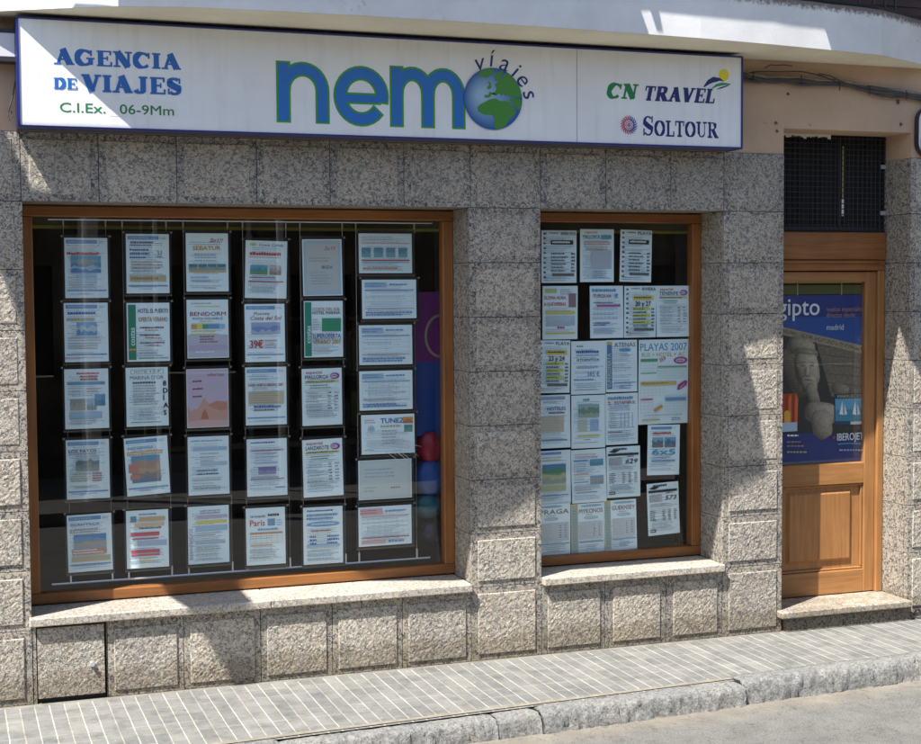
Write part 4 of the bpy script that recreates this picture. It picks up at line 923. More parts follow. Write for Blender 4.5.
@d('los_patos')
def _(p,W,H): hdr(p,W,H,170); T(p,W,H,'LOS PATOS',.06,.165,.05,NAVY,.70,.015); dashes(p,W,H,.06,.235,.9,1,.03,MAR,.4,171); photo(p,W,H,.22,.28,.76,.53,[(.45,.55,.62),(.14,.22,.24),(.22,.28,.27),(.3,.33,.3)],172); dashes(p,W,H,.08,.56,.55,4,.042,TAN,.5,173,1.1); dashes(p,W,H,.6,.56,.84,4,.042,RD,.5,174,1.1); dashes(p,W,H,.2,.79,.8,1,.03,GY,.5,175)
@d('tall_rocks')
def _(p,W,H): hdr(p,W,H,176); T(p,W,H,'PAZ ESPAÑA',.08,.16,.045,SK,.66,.005); dashes(p,W,H,.05,.235,.93,2,.04,OR,.6,177,1.3); photo(p,W,H,.14,.32,.80,.78,[SK,(.42,.30,.25),(.48,.35,.24),(.30,.26,.24),(.16,.25,.35)],178); Rc(p,W,H,.07,.46,.3,.6,(.55,.25,.22)); Rc(p,W,H,.1,.64,.32,.72,(.55,.25,.22))
@d('pale_letter')
def _(p,W,H): dashes(p,W,H,.08,.06,.9,1,.05,(.25,.4,.6),.5,179,1.1); Rc(p,W,H,.12,.18,.95,.245,LB); dashes(p,W,H,.3,.28,.8,4,.06,GY,.4,180); Rc(p,W,H,.3,.44,.95,.5,(.44,.58,.68)); dashes(p,W,H,.2,.57,.85,2,.06,NAVY,.4,181,1.1); dashes(p,W,H,.1,.7,.9,4,.045,(.45,.52,.56),.35,182); dashes(p,W,H,.15,.88,.85,1,.04,INK,.35,183,1.1)
@d('pink_letter')
def _(p,W,H): dashes(p,W,H,.1,.05,.9,1,.05,DB,.5,184,1.1); Rc(p,W,H,.08,.18,.92,.215,(.55,.50,.62)); dashes(p,W,H,.12,.19,.9,1,.04,MAR,.5,185,1.2); dashes(p,W,H,.2,.25,.85,4,.055,(.40,.42,.6),.35,186); photo(p,W,H,.28,.49,.72,.62,[(.2,.2,.42),(.3,.3,.5)],187); Rc(p,W,H,.08,.70,.92,.712,MAR); dashes(p,W,H,.1,.66,.9,1,.04,(.4,.35,.5),.4,188,1.2); dashes(p,W,H,.7,.84,.94,1,.05,DB,.5,189,1.2)
@d('garden_house')
def _(p,W,H): hdr(p,W,H,190); T(p,W,H,'ISLANTILLA',.08,.15,.045,MBl,.72,.005); dashes(p,W,H,.06,.25,.95,2,.04,(.3,.35,.45),.5,191,1.3); photo(p,W,H,.14,.35,.87,.60,[(.10,.26,.5),(.16,.34,.56),(.45,.38,.28),(.30,.40,.50)],192); Rc(p,W,H,.1,.6,.87,.70,(.55,.28,.22)); dashes(p,W,H,.12,.61,.86,2,.045,W_,.5,193,1.2); Rc(p,W,H,.08,.735,.95,.82,TAN)
@d('red_bars')
def _(p,W,H): photo(p,W,H,.1,.1,.24,.2,[SK,(.2,.3,.4)],194); dashes(p,W,H,.3,.06,.85,1,.04,DB,.5,195); Rc(p,W,H,.3,.12,.92,.19,(.62,.45,.25)); Rc(p,W,H,.2,.22,.9,.28,(.65,.5,.3)); dashes(p,W,H,.3,.3,.9,1,.05,INK,.5,196,1.2); Rc(p,W,H,.1,.38,.78,.445,(.55,.10,.16)); Rc(p,W,H,.12,.48,.76,.50,(.5,.12,.16)); Rc(p,W,H,.26,.53,.95,.62,(.36,.5,.66)); Rc(p,W,H,.1,.68,.78,.74,(.55,.10,.16)); Rc(p,W,H,.1,.76,.78,.79,(.55,.12,.16)); dashes(p,W,H,.3,.82,.8,2,.05,YE,.5,197)
@d('vertical_title')
def _(p,W,H): dashes(p,W,H,.3,.07,.9,2,.04,(.35,.35,.4),.5,198); T(p,W,H,'BIENVENIDOS',.11,.86,.06,(.30,.38,.45),None,0,'l',0,math.pi/2); Rc(p,W,H,.22,.16,.96,.21,(.55,.5,.62)); Rc(p,W,H,.2,.25,.94,.30,YE); Rc(p,W,H,.18,.34,.96,.43,(.36,.56,.70)); dashes(p,W,H,.2,.46,.9,2,.04,GY,.4,199); Rc(p,W,H,.18,.6,.9,.64,(.42,.58,.70)); dashes(p,W,H,.2,.7,.9,6,.04,(.42,.5,.45),.35,200)
@d('paris')
def _(p,W,H): T(p,W,H,'Las escapadas',.12,.12,.045,INK,.5,.005); T(p,W,H,'EuroDisfrute',.56,.10,.05,INK,.95,.01) if False else dashes(p,W,H,.56,.11,.95,1,.06,INK,.7,201,1.2); T(p,W,H,'París',.1,.21,.105,RD,.48,.01); Rc(p,W,H,.55,.2,.74,.32,SK); dashes(p,W,H,.78,.22,.96,3,.04,MBl,.4,202); dashes(p,W,H,.3,.36,.82,1,.05,MBl,.7,203,1.2); Rc(p,W,H,.1,.43,.93,.46,(.6,.28,.12)); table(p,W,H,.1,.46,.93,.62,4,6,(.60,.42,.25)); Rc(p,W,H,.1,.65,.66,.665,OR); dashes(p,W,H,.1,.72,.9,4,.05,GY,.35,204)
@d('blue_oval')
def _(p,W,H): dashes(p,W,H,.1,.05,.9,1,.05,DB,.5,205,1.1); dashes(p,W,H,.08,.12,.92,2,.06,MBl,.6,206,1.3); p.disc(.5*W,-.30*H,.42*W,.045*H,(.16,.38,.62),24); dashes(p,W,H,.2,.285,.8,1,.03,W_,.6,207,1.2); dashes(p,W,H,.2,.4,.8,1,.05,MAR,.5,208,1.2); dashes(p,W,H,.16,.5,.36,3,.06,DB,.5,209,1.2); dashes(p,W,H,.6,.5,.9,3,.06,DB,.5,210,1.2); Rc(p,W,H,.08,.66,.92,.70,LB); dashes(p,W,H,.1,.76,.9,4,.045,(.3,.45,.6),.35,211,1.1)
def riviera(word,nums,seed,hl=()):
    def f(p,W,H):
        for i in range(10): dashes(p,W,H,.06,.04+i*.092,.14,1,.05,INK,.8,seed+i,1.1)
        T(p,W,H,'viajes',.2,.03,.03,BK,.48,.03); T(p,W,H,word,.55,.03,.06,INK,.97,.01)
        Rc(p,W,H,.26,.19,.9,.27,BK if not nums else YE); dashes(p,W,H,.3,.205,.86,1,.05,W_ if not nums else INK,.7,seed+11,1.2)
        if nums: T(p,W,H,nums,.34,.30,.085,BK,.82,.03)
        for i in range(6):
            y=.43+i*.065
            if i in hl: Rc(p,W,H,.25,y-.01,.8,y+.035,(.62,.66,.05))
            dashes(p,W,H,.27,y,.75,1,.045,INK,.55,seed+20+i,1.1); dashes(p,W,H,.84,y,.95,1,.045,INK,.7,seed+30+i,1.2)
        Rc(p,W,H,.3,.82,.92,.87,(.13,.14,.15)); dashes(p,W,H,.08,.91,.9,2,.035,GY,.4,seed+40); 
        for a in ((.045,.9,.2,.905),(.045,.95,.2,.955)): Rc(p,W,H,*a,INK)
    return f
D['riviera']=riviera('RIVIERA MAYA','',220); D['playa_bars']=riviera('PLAYA','',260)
D['riviera_yellow']=riviera('RIVIERA','20 y 27',300,(0,2,4)); D['playa_dates']=riviera('PLAYA','23 y 24',340,(0,2,4))
@d('mallorca_table')
def _(p,W,H): T(p,W,H,'especial',.14,.04,.035,RD,.5,.01); T(p,W,H,'MALLORCA',.08,.11,.065,(.05,.3,.3),.58,.01); Rc(p,W,H,.62,.11,.92,.185,(.1,.4,.55)); dashes(p,W,H,.1,.22,.93,2,.045,PK,.7,380,1.3); dashes(p,W,H,.16,.33,.9,2,.04,TAN,.5,381); Rc(p,W,H,.32,.4,.92,.75,(.52,.6,.68)); table(p,W,H,.1,.4,.92,.75,9,9,(.42,.5,.6)); dashes(p,W,H,.36,.79,.9,4,.04,MBl,.35,382)
@d('no_te_quedes')
def _(p,W,H): Rc(p,W,H,.06,.05,.4,.13,(.5,.55,.25)); dashes(p,W,H,.5,.06,.9,3,.04,(.35,.4,.4),.5,383); T(p,W,H,'ÚLTIMA HORA',.04,.19,.06,RD,.66,.02); T(p,W,H,'A QUÉ ESPERAS',.04,.31,.06,RD,.66,.02); Rc(p,W,H,.74,.14,.95,.4,(.30,.2,.22)); Rc(p,W,H,.08,.47,.92,.52,YE); photo(p,W,H,.1,.56,.92,.74,[(.48,.6,.7),(.42,.55,.66)],384); dashes(p,W,H,.42,.76,.7,1,.05,RD,.7,385,1.2); Rc(p,W,H,.08,.87,.92,.9,YE)
@d('turquia')
def _(p,W,H): dashes(p,W,H,.06,.05,.9,1,.07,SK,.9,386,1.3); T(p,W,H,'TURQUIA',.09,.165,.055,MAR,.64,.015); photo(p,W,H,.74,.16,.84,.24,[SK,LB],387); dashes(p,W,H,.1,.31,.92,1,.04,NAVY,.5,388,1.2); Rc(p,W,H,.2,.36,.91,.40,(.48,.1,.3)); table(p,W,H,.1,.42,.92,.62,5,7,(.45,.45,.62)); dashes(p,W,H,.08,.7,.6,2,.04,DB,.5,389,1.2); dashes(p,W,H,.1,.8,.92,4,.035,LB,.4,390)
@d('price_385')
def _(p,W,H): dashes(p,W,H,.15,.08,.4,1,.05,(.1,.4,.3),.6,391,1.2); dashes(p,W,H,.14,.17,.86,1,.06,DB,.95,392,1.4); dashes(p,W,H,.14,.25,.86,1,.05,LB,.7,393,1.3); T(p,W,H,'ATLÁNTICA',.14,.33,.045,NAVY,.8,0,shear=.3); dashes(p,W,H,.14,.46,.84,1,.06,LB,.8,394,1.3); T(p,W,H,'385 €',.46,.58,.085,MBl,.82,.01); dashes(p,W,H,.08,.71,.86,1,.05,MBl,.6,395,1.3); dashes(p,W,H,.15,.82,.86,3,.04,LB,.35,396)
@d('atenas')
def _(p,W,H): Rc(p,W,H,.03,.03,.19,.94,(.08,.22,.45)); Rc(p,W,H,.03,.03,.19,.09,(.5,.5,.1)); T(p,W,H,'SUPEROFERTA',.16,.86,.085,(.62,.68,.5),.98,.01,'l',0,math.pi/2) if False else T(p,W,H,'SUPEROFERTA',.155,.84,.07,(.6,.66,.45),None,.01,'l',0,math.pi/2); T(p,W,H,'ATENAS',.26,.05,.075,(.2,.15,.18),.94,.01); p.disc(.6*W,-.19*H,.2*W,.03*H,(.12,.35,.6),18); dashes(p,W,H,.45,.25,.78,2,.04,LB,.4,397); table(p,W,H,.26,.36,.92,.72,8,3,(.50,.56,.62)); Rc(p,W,H,.24,.81,.96,.825,MBl); dashes(p,W,H,.42,.87,.9,2,.045,MBl,.4,398)
@d('playas')
def _(p,W,H): 
    T(p,W,H,'PLAYAS 2007',.03,.045,.085,(.08,.32,.55),.97,.015); T(p,W,H,'BUS + HOTEL + AC',.06,.155,.045,(.45,.4,.08),.93,.012)
    Rc(p,W,H,.04,.225,.38,.26,(.1,.35,.2)); table(p,W,H,.04,.265,.38,.37,3,4,(.35,.5,.45)); T(p,W,H,'359',.43,.225,.05,(.55,.1,.05),.56,.02,rot=.4); p.disc(.84*W,-.25*H,.14*W,.042*H,(.32,.05,.28),20); p.disc(.84*W,-.25*H,.10*W,.024*H,(.6,.5,.62),18); dashes(p,W,H,.77,.245,.92,1,.015,PU,.8,399,1.2)
    Rc(p,W,H,.04,.39,.36,.40,(.1,.4,.2)); table(p,W,H,.38,.315,.96,.46,5,14,(.28,.52,.42)); Rc(p,W,H,.38,.315,.96,.33,(.15,.4,.25)); Rc(p,W,H,.04,.495,.76,.54,(.62,.52,.2)); dashes(p,W,H,.06,.505,.74,1,.03,(.4,.25,.05),.6,400,1.3)
    table(p,W,H,.04,.55,.5,.66,3,6,(.55,.55,.4)); p.poly([(.77*W,-.60*H),(.79*W,-.54*H),(.93*W,-.49*H),(.98*W,-.50*H),(.96*W,-.55*H),(.82*W,-.60*H)],(.32,.05,.28)); p.poly([(.82*W,-.575*H),(.93*W,-.52*H),(.92*W,-.535*H),(.83*W,-.585*H)],(.6,.5,.62))
    table(p,W,H,.04,.7,.28,.86,4,3,(.5,.3,.3)); Rc(p,W,H,.04,.695,.28,.71,RD); table(p,W,H,.53,.66,.95,.86,6,9,(.28,.48,.66)); Rc(p,W,H,.53,.69,.95,.725,SK); p.poly([(.31*W,-.86*H),(.3*W,-.82*H),(.46*W,-.77*H),(.49*W,-.80*H)],OR); dashes(p,W,H,.1,.885,.9,1,.03,GY,.4,401,1.2); Rc(p,W,H,.06,.94,.42,.955,(.5,.45,.2)); dashes(p,W,H,.66,.93,.95,2,.02,MBl,.5,402)
@d('blue_list')
def _(p,W,H): Rc(p,W,H,.04,.03,.84,.09,(.30,.40,.58)); dashes(p,W,H,.2,.12,.7,1,.05,GY,.5,403); T(p,W,H,'HOTELES',.3,.23,.06,DB,.86,.02); dashes(p,W,H,.35,.32,.84,1,.045,MAR,.7,404,1.2); Rc(p,W,H,.1,.4,.8,.7,(.56,.55,.45)); dashes(p,W,H,.12,.42,.78,6,.045,(.42,.4,.3),.4,405,1.2); Rc(p,W,H,.06,.84,.9,.86,MBl)
@d('green_photos')
def _(p,W,H): dashes(p,W,H,.34,.06,.62,1,.06,(.08,.4,.35),.8,406,1.3); photo(p,W,H,.2,.17,.82,.42,[(.30,.45,.48),(.18,.30,.22),(.34,.42,.38)],407); photo(p,W,H,.2,.46,.46,.68,[(.46,.56,.5),(.52,.58,.48)],408); photo(p,W,H,.55,.46,.8,.68,[(.3,.48,.68),(.36,.52,.7)],409); Rc(p,W,H,.18,.75,.84,.78,YE); dashes(p,W,H,.35,.83,.65,1,.03,GR,.5,410)
@d('estambul')
def _(p,W,H): dashes(p,W,H,.06,.06,.95,1,.07,SK,.8,411,1.3); dashes(p,W,H,.06,.16,.2,2,.04,MAR,.5,412); T(p,W,H,'ESTAMBUL',.28,.155,.055,(.42,.10,.14),.93,.012); dashes(p,W,H,.1,.25,.9,3,.035,LB,.45,413); 
@d('z')
def _(p,W,H): pass
del D['z']
_e=D['estambul']
def _es(p,W,H):
    _e(p,W,H); dashes(p,W,H,.1,.37,.4,8,.04,GY,.35,414)
    for i in range(4): Rc(p,W,H,.46+i*.12,.38,.475+i*.12,.68,(.25,.35,.6))
    Rc(p,W,H,.06,.75,.5,.765,MAR); dashes(p,W,H,.06,.8,.9,3,.04,LB,.4,415)
D['estambul']=_es
@d('green_photo')
def _(p,W,H): Rc(p,W,H,.1,.03,.72,.075,MBl); dashes(p,W,H,.1,.12,.8,2,.05,TAN,.4,416); photo(p,W,H,.15,.26,.85,.62,[(.10,.25,.42),(.10,.28,.15),(.35,.42,.2),(.2,.32,.3)],417); Rc(p,W,H,.12,.62,.85,.76,(.48,.52,.36)); Rc(p,W,H,.05,.83,.92,.845,MBl); dashes(p,W,H,.1,.88,.8,2,.04,GY,.35,418)
@d('two_blue_photos')
def _(p,W,H): dashes(p,W,H,.1,.08,.85,2,.05,PK,.4,419); Rc(p,W,H,.06,.19,.48,.22,SK); photo(p,W,H,.53,.19,.92,.31,[SK,(.1,.3,.4)],420); dashes(p,W,H,.06,.25,.46,4,.045,LB,.4,421,1.1); Rc(p,W,H,.06,.45,.48,.475,PK); dashes(p,W,H,.06,.5,.45,2,.04,GY,.4,422); photo(p,W,H,.53,.5,.92,.66,[SK,(.30,.33,.3),(.15,.3,.4)],423); Rc(p,W,H,.06,.6,.48,.62,MBl); dashes(p,W,H,.08,.7,.9,3,.05,GY,.35,424)
def faxed(num,seed):
    def f(p,W,H):
        dashes(p,W,H,.2,.03,.7,1,.04,BK,.9,seed,1.3); p.poly([(.06*W,-.1*H),(.2*W,-.055*H),(.4*W,-.075*H),(.24*W,-.12*H)],BK); Rc(p,W,H,.04,.135,.95,.18,BK)
        dashes(p,W,H,.6,.19,.9,1,.03,INK,.6,seed+1,1.2); Rc(p,W,H,.06,.22,.46,.36,(.46,.5,.53)); dashes(p,W,H,.07,.23,.45,6,.023,(.25,.27,.3),.5,seed+2,1.3); T(p,W,H,num,.56,.255,.085,BK,.92,.02,shear=.2)
        dashes(p,W,H,.07,.4,.95,2,.03,GY,.5,seed+3,1.3); dashes(p,W,H,.07,.52,.3,7,.03,INK,.5,seed+4)
        for k in range(3):
            for i in range(7): dashes(p,W,H,.46+k*.18,.52+i*.03,.56+k*.18,1,.03,INK,.5,seed+10+k*8+i,1.3)
        dashes(p,W,H,.1,.78,.85,3,.035,GY,.4,seed+40); Rc(p,W,H,.06,.88,.24,.94,(.15,.16,.17)); dashes(p,W,H,.08,.9,.22,1,.02,W_,.7,seed+44,1.2)
    return f
D['fax_629']=faxed('629',440); D['fax_573']=faxed('573',500)
@d('six_by_five')
def _(p,W,H): Rc(p,W,H,.1,.04,.74,.09,MBl); dashes(p,W,H,.76,.05,.92,1,.03,GY,.4,560); dashes(p,W,H,.16,.14,.86,1,.05,RD,.85,561,1.4); dashes(p,W,H,.14,.2,.5,1,.03,GY,.4,562); photo(p,W,H,.14,.25,.48,.45,[(.25,.42,.6),(.12,.18,.28),(.22,.2,.22)],563); photo(p,W,H,.52,.25,.87,.45,[(.2,.38,.6),(.1,.2,.32),(.2,.25,.3)],564); T(p,W,H,'6x5',.14,.49,.105,(.10,.36,.58),.86,.04); dashes(p,W,H,.2,.64,.78,1,.03,NAVY,.4,565,1.2); Rc(p,W,H,.12,.70,.86,.735,(.28,.38,.60))
def city(word,seed,side=True,hid=False):
    def f(p,W,H):
        if side: Rc(p,W,H,.015,.01,.2,.97,(.36,.46,.42)); Rc(p,W,H,.015,.01,.2,.08,(.52,.48,.2)); dashes(p,W,H,.05,.12,.17,14,.055,(.25,.38,.40),.6,seed+9,1.2)
        x=.24 if side else .06
        p.disc((x+.37)*W,-.05*H,.33*W,.022*H,(.25,.48,.62),20); T(p,W,H,word,x,.11,.085,(.22,.13,.13),.95,.01); dashes(p,W,H,x+.2,.22,.75,1,.03,(.4,.3,.3),.5,seed); p.disc((x+.36)*W,-.29*H,.22*W,.03*H,(.36,.55,.66),18); dashes(p,W,H,x+.2,.28,x+.55,1,.025,W_,.5,seed+1,1.2)
        Rc(p,W,H,x,.37,.95,.72,(.56,.64,.68)); dashes(p,W,H,x+.02,.39,x+.4,8,.04,(.42,.48,.52),.35,seed+2,1.1)
        for i in range(6): dashes(p,W,H,.66,.42+i*.045,.72,1,.03,INK,.5,seed+3+i,1.3); dashes(p,W,H,.82,.42+i*.045,.88,1,.03,INK,.5,seed+13+i,1.3)
        Rc(p,W,H,x,.765,.96,.785,(.20,.40,.55)); dashes(p,W,H,x+.2,.83,.92,3,.035,(.35,.48,.56),.4,seed+30)
    return f
D['praga']=city('PRAGA',600,False); D['mykonos']=city('MYKONOS',640); D['guernesey']=city('GUERNSEY',680)

def sheet(key,px0,py0,px1,py1,label,ang=0,Y=.312,name='printed_sheet',group='travel offers in the large window',tint=1.0,cat='poster'):
    cx,cy=(px0+px1)/2,(py0+py1)/2
    x0=at(px0,cy,Y).x; x1=at(px1,cy,Y).x; z1=at(cx,py0,Y).z; z0=at(cx,py1,Y).z
    W,H=x1-x0,z1-z0; m=MB(); a=math.radians(ang); rr=random.Random(int(px0*7+py0)); ph=rr.uniform(0,6); amp=rr.uniform(.0008,.003)
    cxw,czw=(x0+x1)/2,(z0+z1)/2
    ox=cxw-(W/2*math.cos(a)+H/2*math.sin(a)); oz=czw-(W/2*math.sin(a)-H/2*math.cos(a))
    pl=Plate(m,ox-cxw,oz-czw,0,a,.00009)
    t=tint*rr.uniform(.95,1.04); wc=tuple(c*t for c in W_)
    n=2
    # sheet with thickness
    for i in range(n):
        for j in range(n):
            pts=[]
            for (p_,q_) in ((i,j),(i+1,j),(i+1,j+1),(i,j+1)):
                u,w=p_/n*W,-(1-q_/n)*H; pts.append((u,w))
            m.face([pl.P(u,w,0) for u,w in pts],wc)
    m.face([pl.P(0,-H,-.0012),pl.P(0,0,-.0012),pl.P(W,0,-.0012),pl.P(W,-H,-.0012)],wc)
    for (a_,b_) in (((0,0),(W,0)),((W,0),(W,-H)),((W,-H),(0,-H)),((0,-H),(0,0))): m.face([pl.P(*a_,0),pl.P(*a_,-.0012),pl.P(*b_,-.0012),pl.P(*b_,0)],wc)
    if key not in ('ofertas_rose','offer_grey','playas'):
        y_=.40 if key in ('costas_hotel','marina','costas_green','benidorm','praga','mykonos','guernesey','tunez','price_39','no_te_quedes','paris') else .12
        while y_<.93:
            if rr.random()<.8: dashes(pl,W,H,rr.choice((.07,.1,.16)),y_,rr.choice((.93,.9,.8)),1,.03,rr.choice(((.30,.46,.62),(.42,.54,.62),(.22,.34,.52),(.50,.48,.42))),.42,int(y_*900),1.1)
            y_+=rr.uniform(.026,.036)
    D[key](pl,W,H)
    # gentle bow of the whole printed sheet
    for i_,(X,Yy,Z) in enumerate(m.v):
        m.v[i_]=(X,Yy+X*.03*math.sin(ph)+Z*.02*math.sin(ph*1.7),Z)
    m.c=[c_ if c_==wc else tuple(p_*1.0+q_*.0 for p_,q_ in zip(c_,wc)) for c_ in m.c]
    o=m.build(name,M['paper']); o.location=(cxw,Y,czw); return tag(o,label,cat,group)
L1=[('beach_hotel',64.7,238,107.8,298,'hotel sheet with blue sea photo and red title, top left corner of large window',0),
('price_list',126.2,234.1,169.2,293.3,'blue headed price sheet with tan band near its foot, top row second from left',0),
('resort_strip',186,233.3,228.4,291.5,'sheet with orange title over a strip of four small photos, top row',0),
('two_photos',245.2,240.9,286.8,298.3,'slightly tilted sheet with two small seaside photos and dark red rule, top row',-1.5),
('offer_grey',302.8,239.3,341.9,295.7,'greyish blue bordered offer sheet in top row beside the sideways sheets',.5),
('wide_strip',358.6,233.6,412.1,273.2,'sideways sheet with a blue photo strip and red line, top of right column',0),
('tower_block',64.4,302.9,108.1,361.8,'sheet with small blue square photo and tan title below the top left sheet',0),
('costas_hotel',126.9,302.9,169.8,361.4,'sheet with dark green costas band reading HOTEL EL PUERTO',0),
('benidorm',186.9,299.7,228.6,358,'sheet titled BENIDORM with yellow green and blue colour bar',0),
('price_39',245,304,284.7,361.8,'pale blue sheet with big red 39€ price',0),
('costas_green',304,301,343,357.1,'sheet with green costas band, green table and SUPEROFERTA title',0),
('wide_blue',362.3,279.7,416,318.5,'sideways blue ruled sheet second from the top of right column, shifted right',0),
('wide_blue_b',359.3,325.1,412,364.6,'sideways blue ruled sheet third from the top of right column',0),
('wide_table',359.3,370.8,412.6,409.8,'sideways blue sheet with a seven column table in right column',0),
('tunez',361.6,414.4,414.3,453.6,'sideways sheet titled TUNEZ with orange photo in its corner',0),
('wide_pale',358.4,459.6,411.7,498.8,'pale blank looking sideways sheet below the TUNEZ sheet',0),
('wide_pink',358.4,506.1,411.7,545.1,'sideways sheet with pink header and table at foot of right column',0),
('villages',64.8,368.9,108.6,428.6,'sheet with red title, blue bar and four small village photos in left column',0),
('marina',126.1,367.4,168.3,426.1,"MARINA D'OR sheet with black 8 DÍAS down its right side",0),
('ofertas_rose',186.7,368.9,228.6,427.3,'rose and mauve sheet marked ofertas over a pink landscape',0),
('hotel_list',245.6,367.1,286.4,424.8,'blue headed sheet with dark red title over a tan hotel list',0),
('mallorca',302.1,368.4,342,425.2,'MALLORCA sheet with purple oval badge below the green costas sheet',.5),
('los_patos',66.4,439.6,109.4,498.6,'LOS PATOS sheet with dark hotel photo in left column',0),
('tall_rocks',125.4,436.9,168.8,494.7,'tilted sheet with a large brown building photo and blue rule',2.5),
('pale_letter',188,436.4,229.2,494.5,'very pale blue letter sheet below the rose landscape sheet',0),
('pink_letter',247,438.7,287,495.8,'pale sheet with small violet photo above a dark red rule',0),
('lanzarote',303,439,342.7,496.4,'LANZAROTE sheet with purple oval badge below the MALLORCA sheet',1.2),
('garden_house',67.6,514.1,112.1,571.3,'sheet with wide coast photo over a red band, bottom left corner of large window',.8),
('red_bars',126.5,510,168.6,567.6,'sheet with two pairs of bright red bars in bottom row',0),
('vertical_title',188,505.9,229.2,563.3,'pastel sheet with grey title running up its left side, bottom row',0),
('paris',246.3,507.7,285.2,564.4,'París sheet with red title and orange ruled table in bottom row',0),
('blue_oval',303.5,506.8,342.7,563.7,'sheet with a blue oval band, bottom row beside the sideways pink sheet',0)]
for k_,a,b,c_,d_,lab,an in L1: sheet(k_,a,b,c_,d_,lab,an)
GW='travel offers in the narrow window'
L2=[('riviera',541.5,230.5,576.4,282.9,'black and white RIVIERA MAYA sheet, top left of narrow window',0),
('mallorca_table',580.2,229.3,613.7,282,'MALLORCA sheet with teal box and pale table, top row of narrow window',0),
('playa_bars',620.2,230.1,651.4,282,'black and white PLAYA sheet with black bar, last in top row of narrow window',-1.5),
('no_te_quedes',542.5,286,577.6,339.4,'sheet with red handwriting style lines and yellow bands at the pillar side',0),
('turquia',589.8,285.9,623.4,338,'TURQUIA sheet with magenta bar over a pale table',0),
('riviera_yellow',624,286,656.3,337.5,'RIVIERA sheet with yellow marker stripes reading 20 y 27',0),
('tenerife',656.8,285.8,689,336.7,'TENERIFE sheet with purple oval badge by the right frame',0),
('playa_dates',537,340.4,570.2,393,'PLAYA sheet with yellow marker stripes reading 23 y 24',-1),
('price_385',571,341,605.9,394.2,'pale blue sheet with 385 € price in middle of narrow window',0),
('atenas',606.2,340,636.9,391.8,'ATENAS sheet with blue SUPEROFERTA band on its left',0),
('playas',638.2,339.4,688.2,423.8,'largest sheet of narrow window titled PLAYAS 2007 with purple badges',0),
('blue_list',537,395,570.6,448,'sheet with blue title over a tan list beside the pillar in narrow window',0),
('green_photos',571.4,395.2,605.2,448,'sheet with grey green photo and yellow rule below the 385 € sheet',0),
('estambul',605.6,393.2,637.7,444.4,'ESTAMBUL sheet with blue columns below the ATENAS sheet',.5),
('green_photo',537,450.5,571,504,'sheet with green garden photo beside the pillar, second row from bottom',.5),
('two_blue_photos',571.8,449.4,605.9,502.4,'sheet with two small blue photos down its right side',1),
('fax_629',606.8,446.3,640,497,'black headed white sheet with handwritten 629',.5),
('six_by_five',647.6,424.8,679.3,474.8,'sheet with twin photos and big blue 6x5 below the largest sheet',-1),
('praga',537.5,503.9,570.5,555.5,'PRAGA sheet at bottom left of narrow window',.5),
('mykonos',571.3,503.2,604.3,553,'MYKONOS sheet with green side band in bottom row',1),
('guernesey',604.7,499.9,636.3,549.8,'GUERNSEY sheet with green side band, right of MYKONOS sheet',1),
('fax_573',647.3,482.6,679.3,534.4,'tilted black headed white sheet with handwritten 573 at lower right',2)]
for i_,(k_,a,b,c_,d_,lab,an) in enumerate(L2): sheet(k_,a,b,c_,d_,lab,an,Y=.305+.0022*(i_%3),group=GW,tint=1.04)

# hanging display in the large window
HD=thing('hanging_display','thin metal rails and wires holding clear pockets inside the large window','display',(1.38,.33,.49))
def a3(px,py,Y): return at(px,py,Y)
m=MB(); a,b=a3(48,219.5,.33),a3(432,223,.33); zr=(a.z+b.z)/2; m.tube([(a.x,.33,zr),(b.x,.33,zr)],.0045,6); part(m,'top_rail',M['alu'],HD)
m=MB(); a,b=a3(52,589.5,.33),a3(430,553,.33); zb2=(a.z+b.z)/2; m.tube([(a.x,.33,zb2),(b.x,.33,zb2)],.006,6); part(m,'bottom_rail',M['alu'],HD)
for px in (67,109,125.5,169,186,230,245,288,302,344,357.5,415.5):
    x=at(px,400,.33).x; m=MB(); m.tube([(x,.33,zr),(x,.33,zb2)],.0010,4); m.box(x-.003,x+.003,.326,.334,zr-.035,zr); m.box(x-.004,x+.004,.325,.333,zb2,zb2+.055); part(m,'hanging_wire',M['alu'],HD)
for k_,a,b,c_,d_,lab,an in L1:
    x0,x1=at(a-2.2,(b+d_)/2,.328).x,at(c_+2.2,(b+d_)/2,.328).x; z1,z0=at((a+c_)/2,b-3,.328).z,at((a+c_)/2,d_+3,.328).z
    m=MB(); cc=(.10,.095,.08); m.box(x0,x1,.3235,.3250,z0,z1,(.028,.028,.026)); m.box(x0,x1,.318,.3233,z0,z0+.008,(.09,.085,.07)); m.box(x0-.006,x0+.004,.317,.3212,z1-.012,z1-.002,(.22,.22,.21)); m.box(x1-.004,x1+.006,.317,.3212,z1-.012,z1-.002,(.22,.22,.21))
    part(m,'sheet_pocket',M['vinyl'],HD)

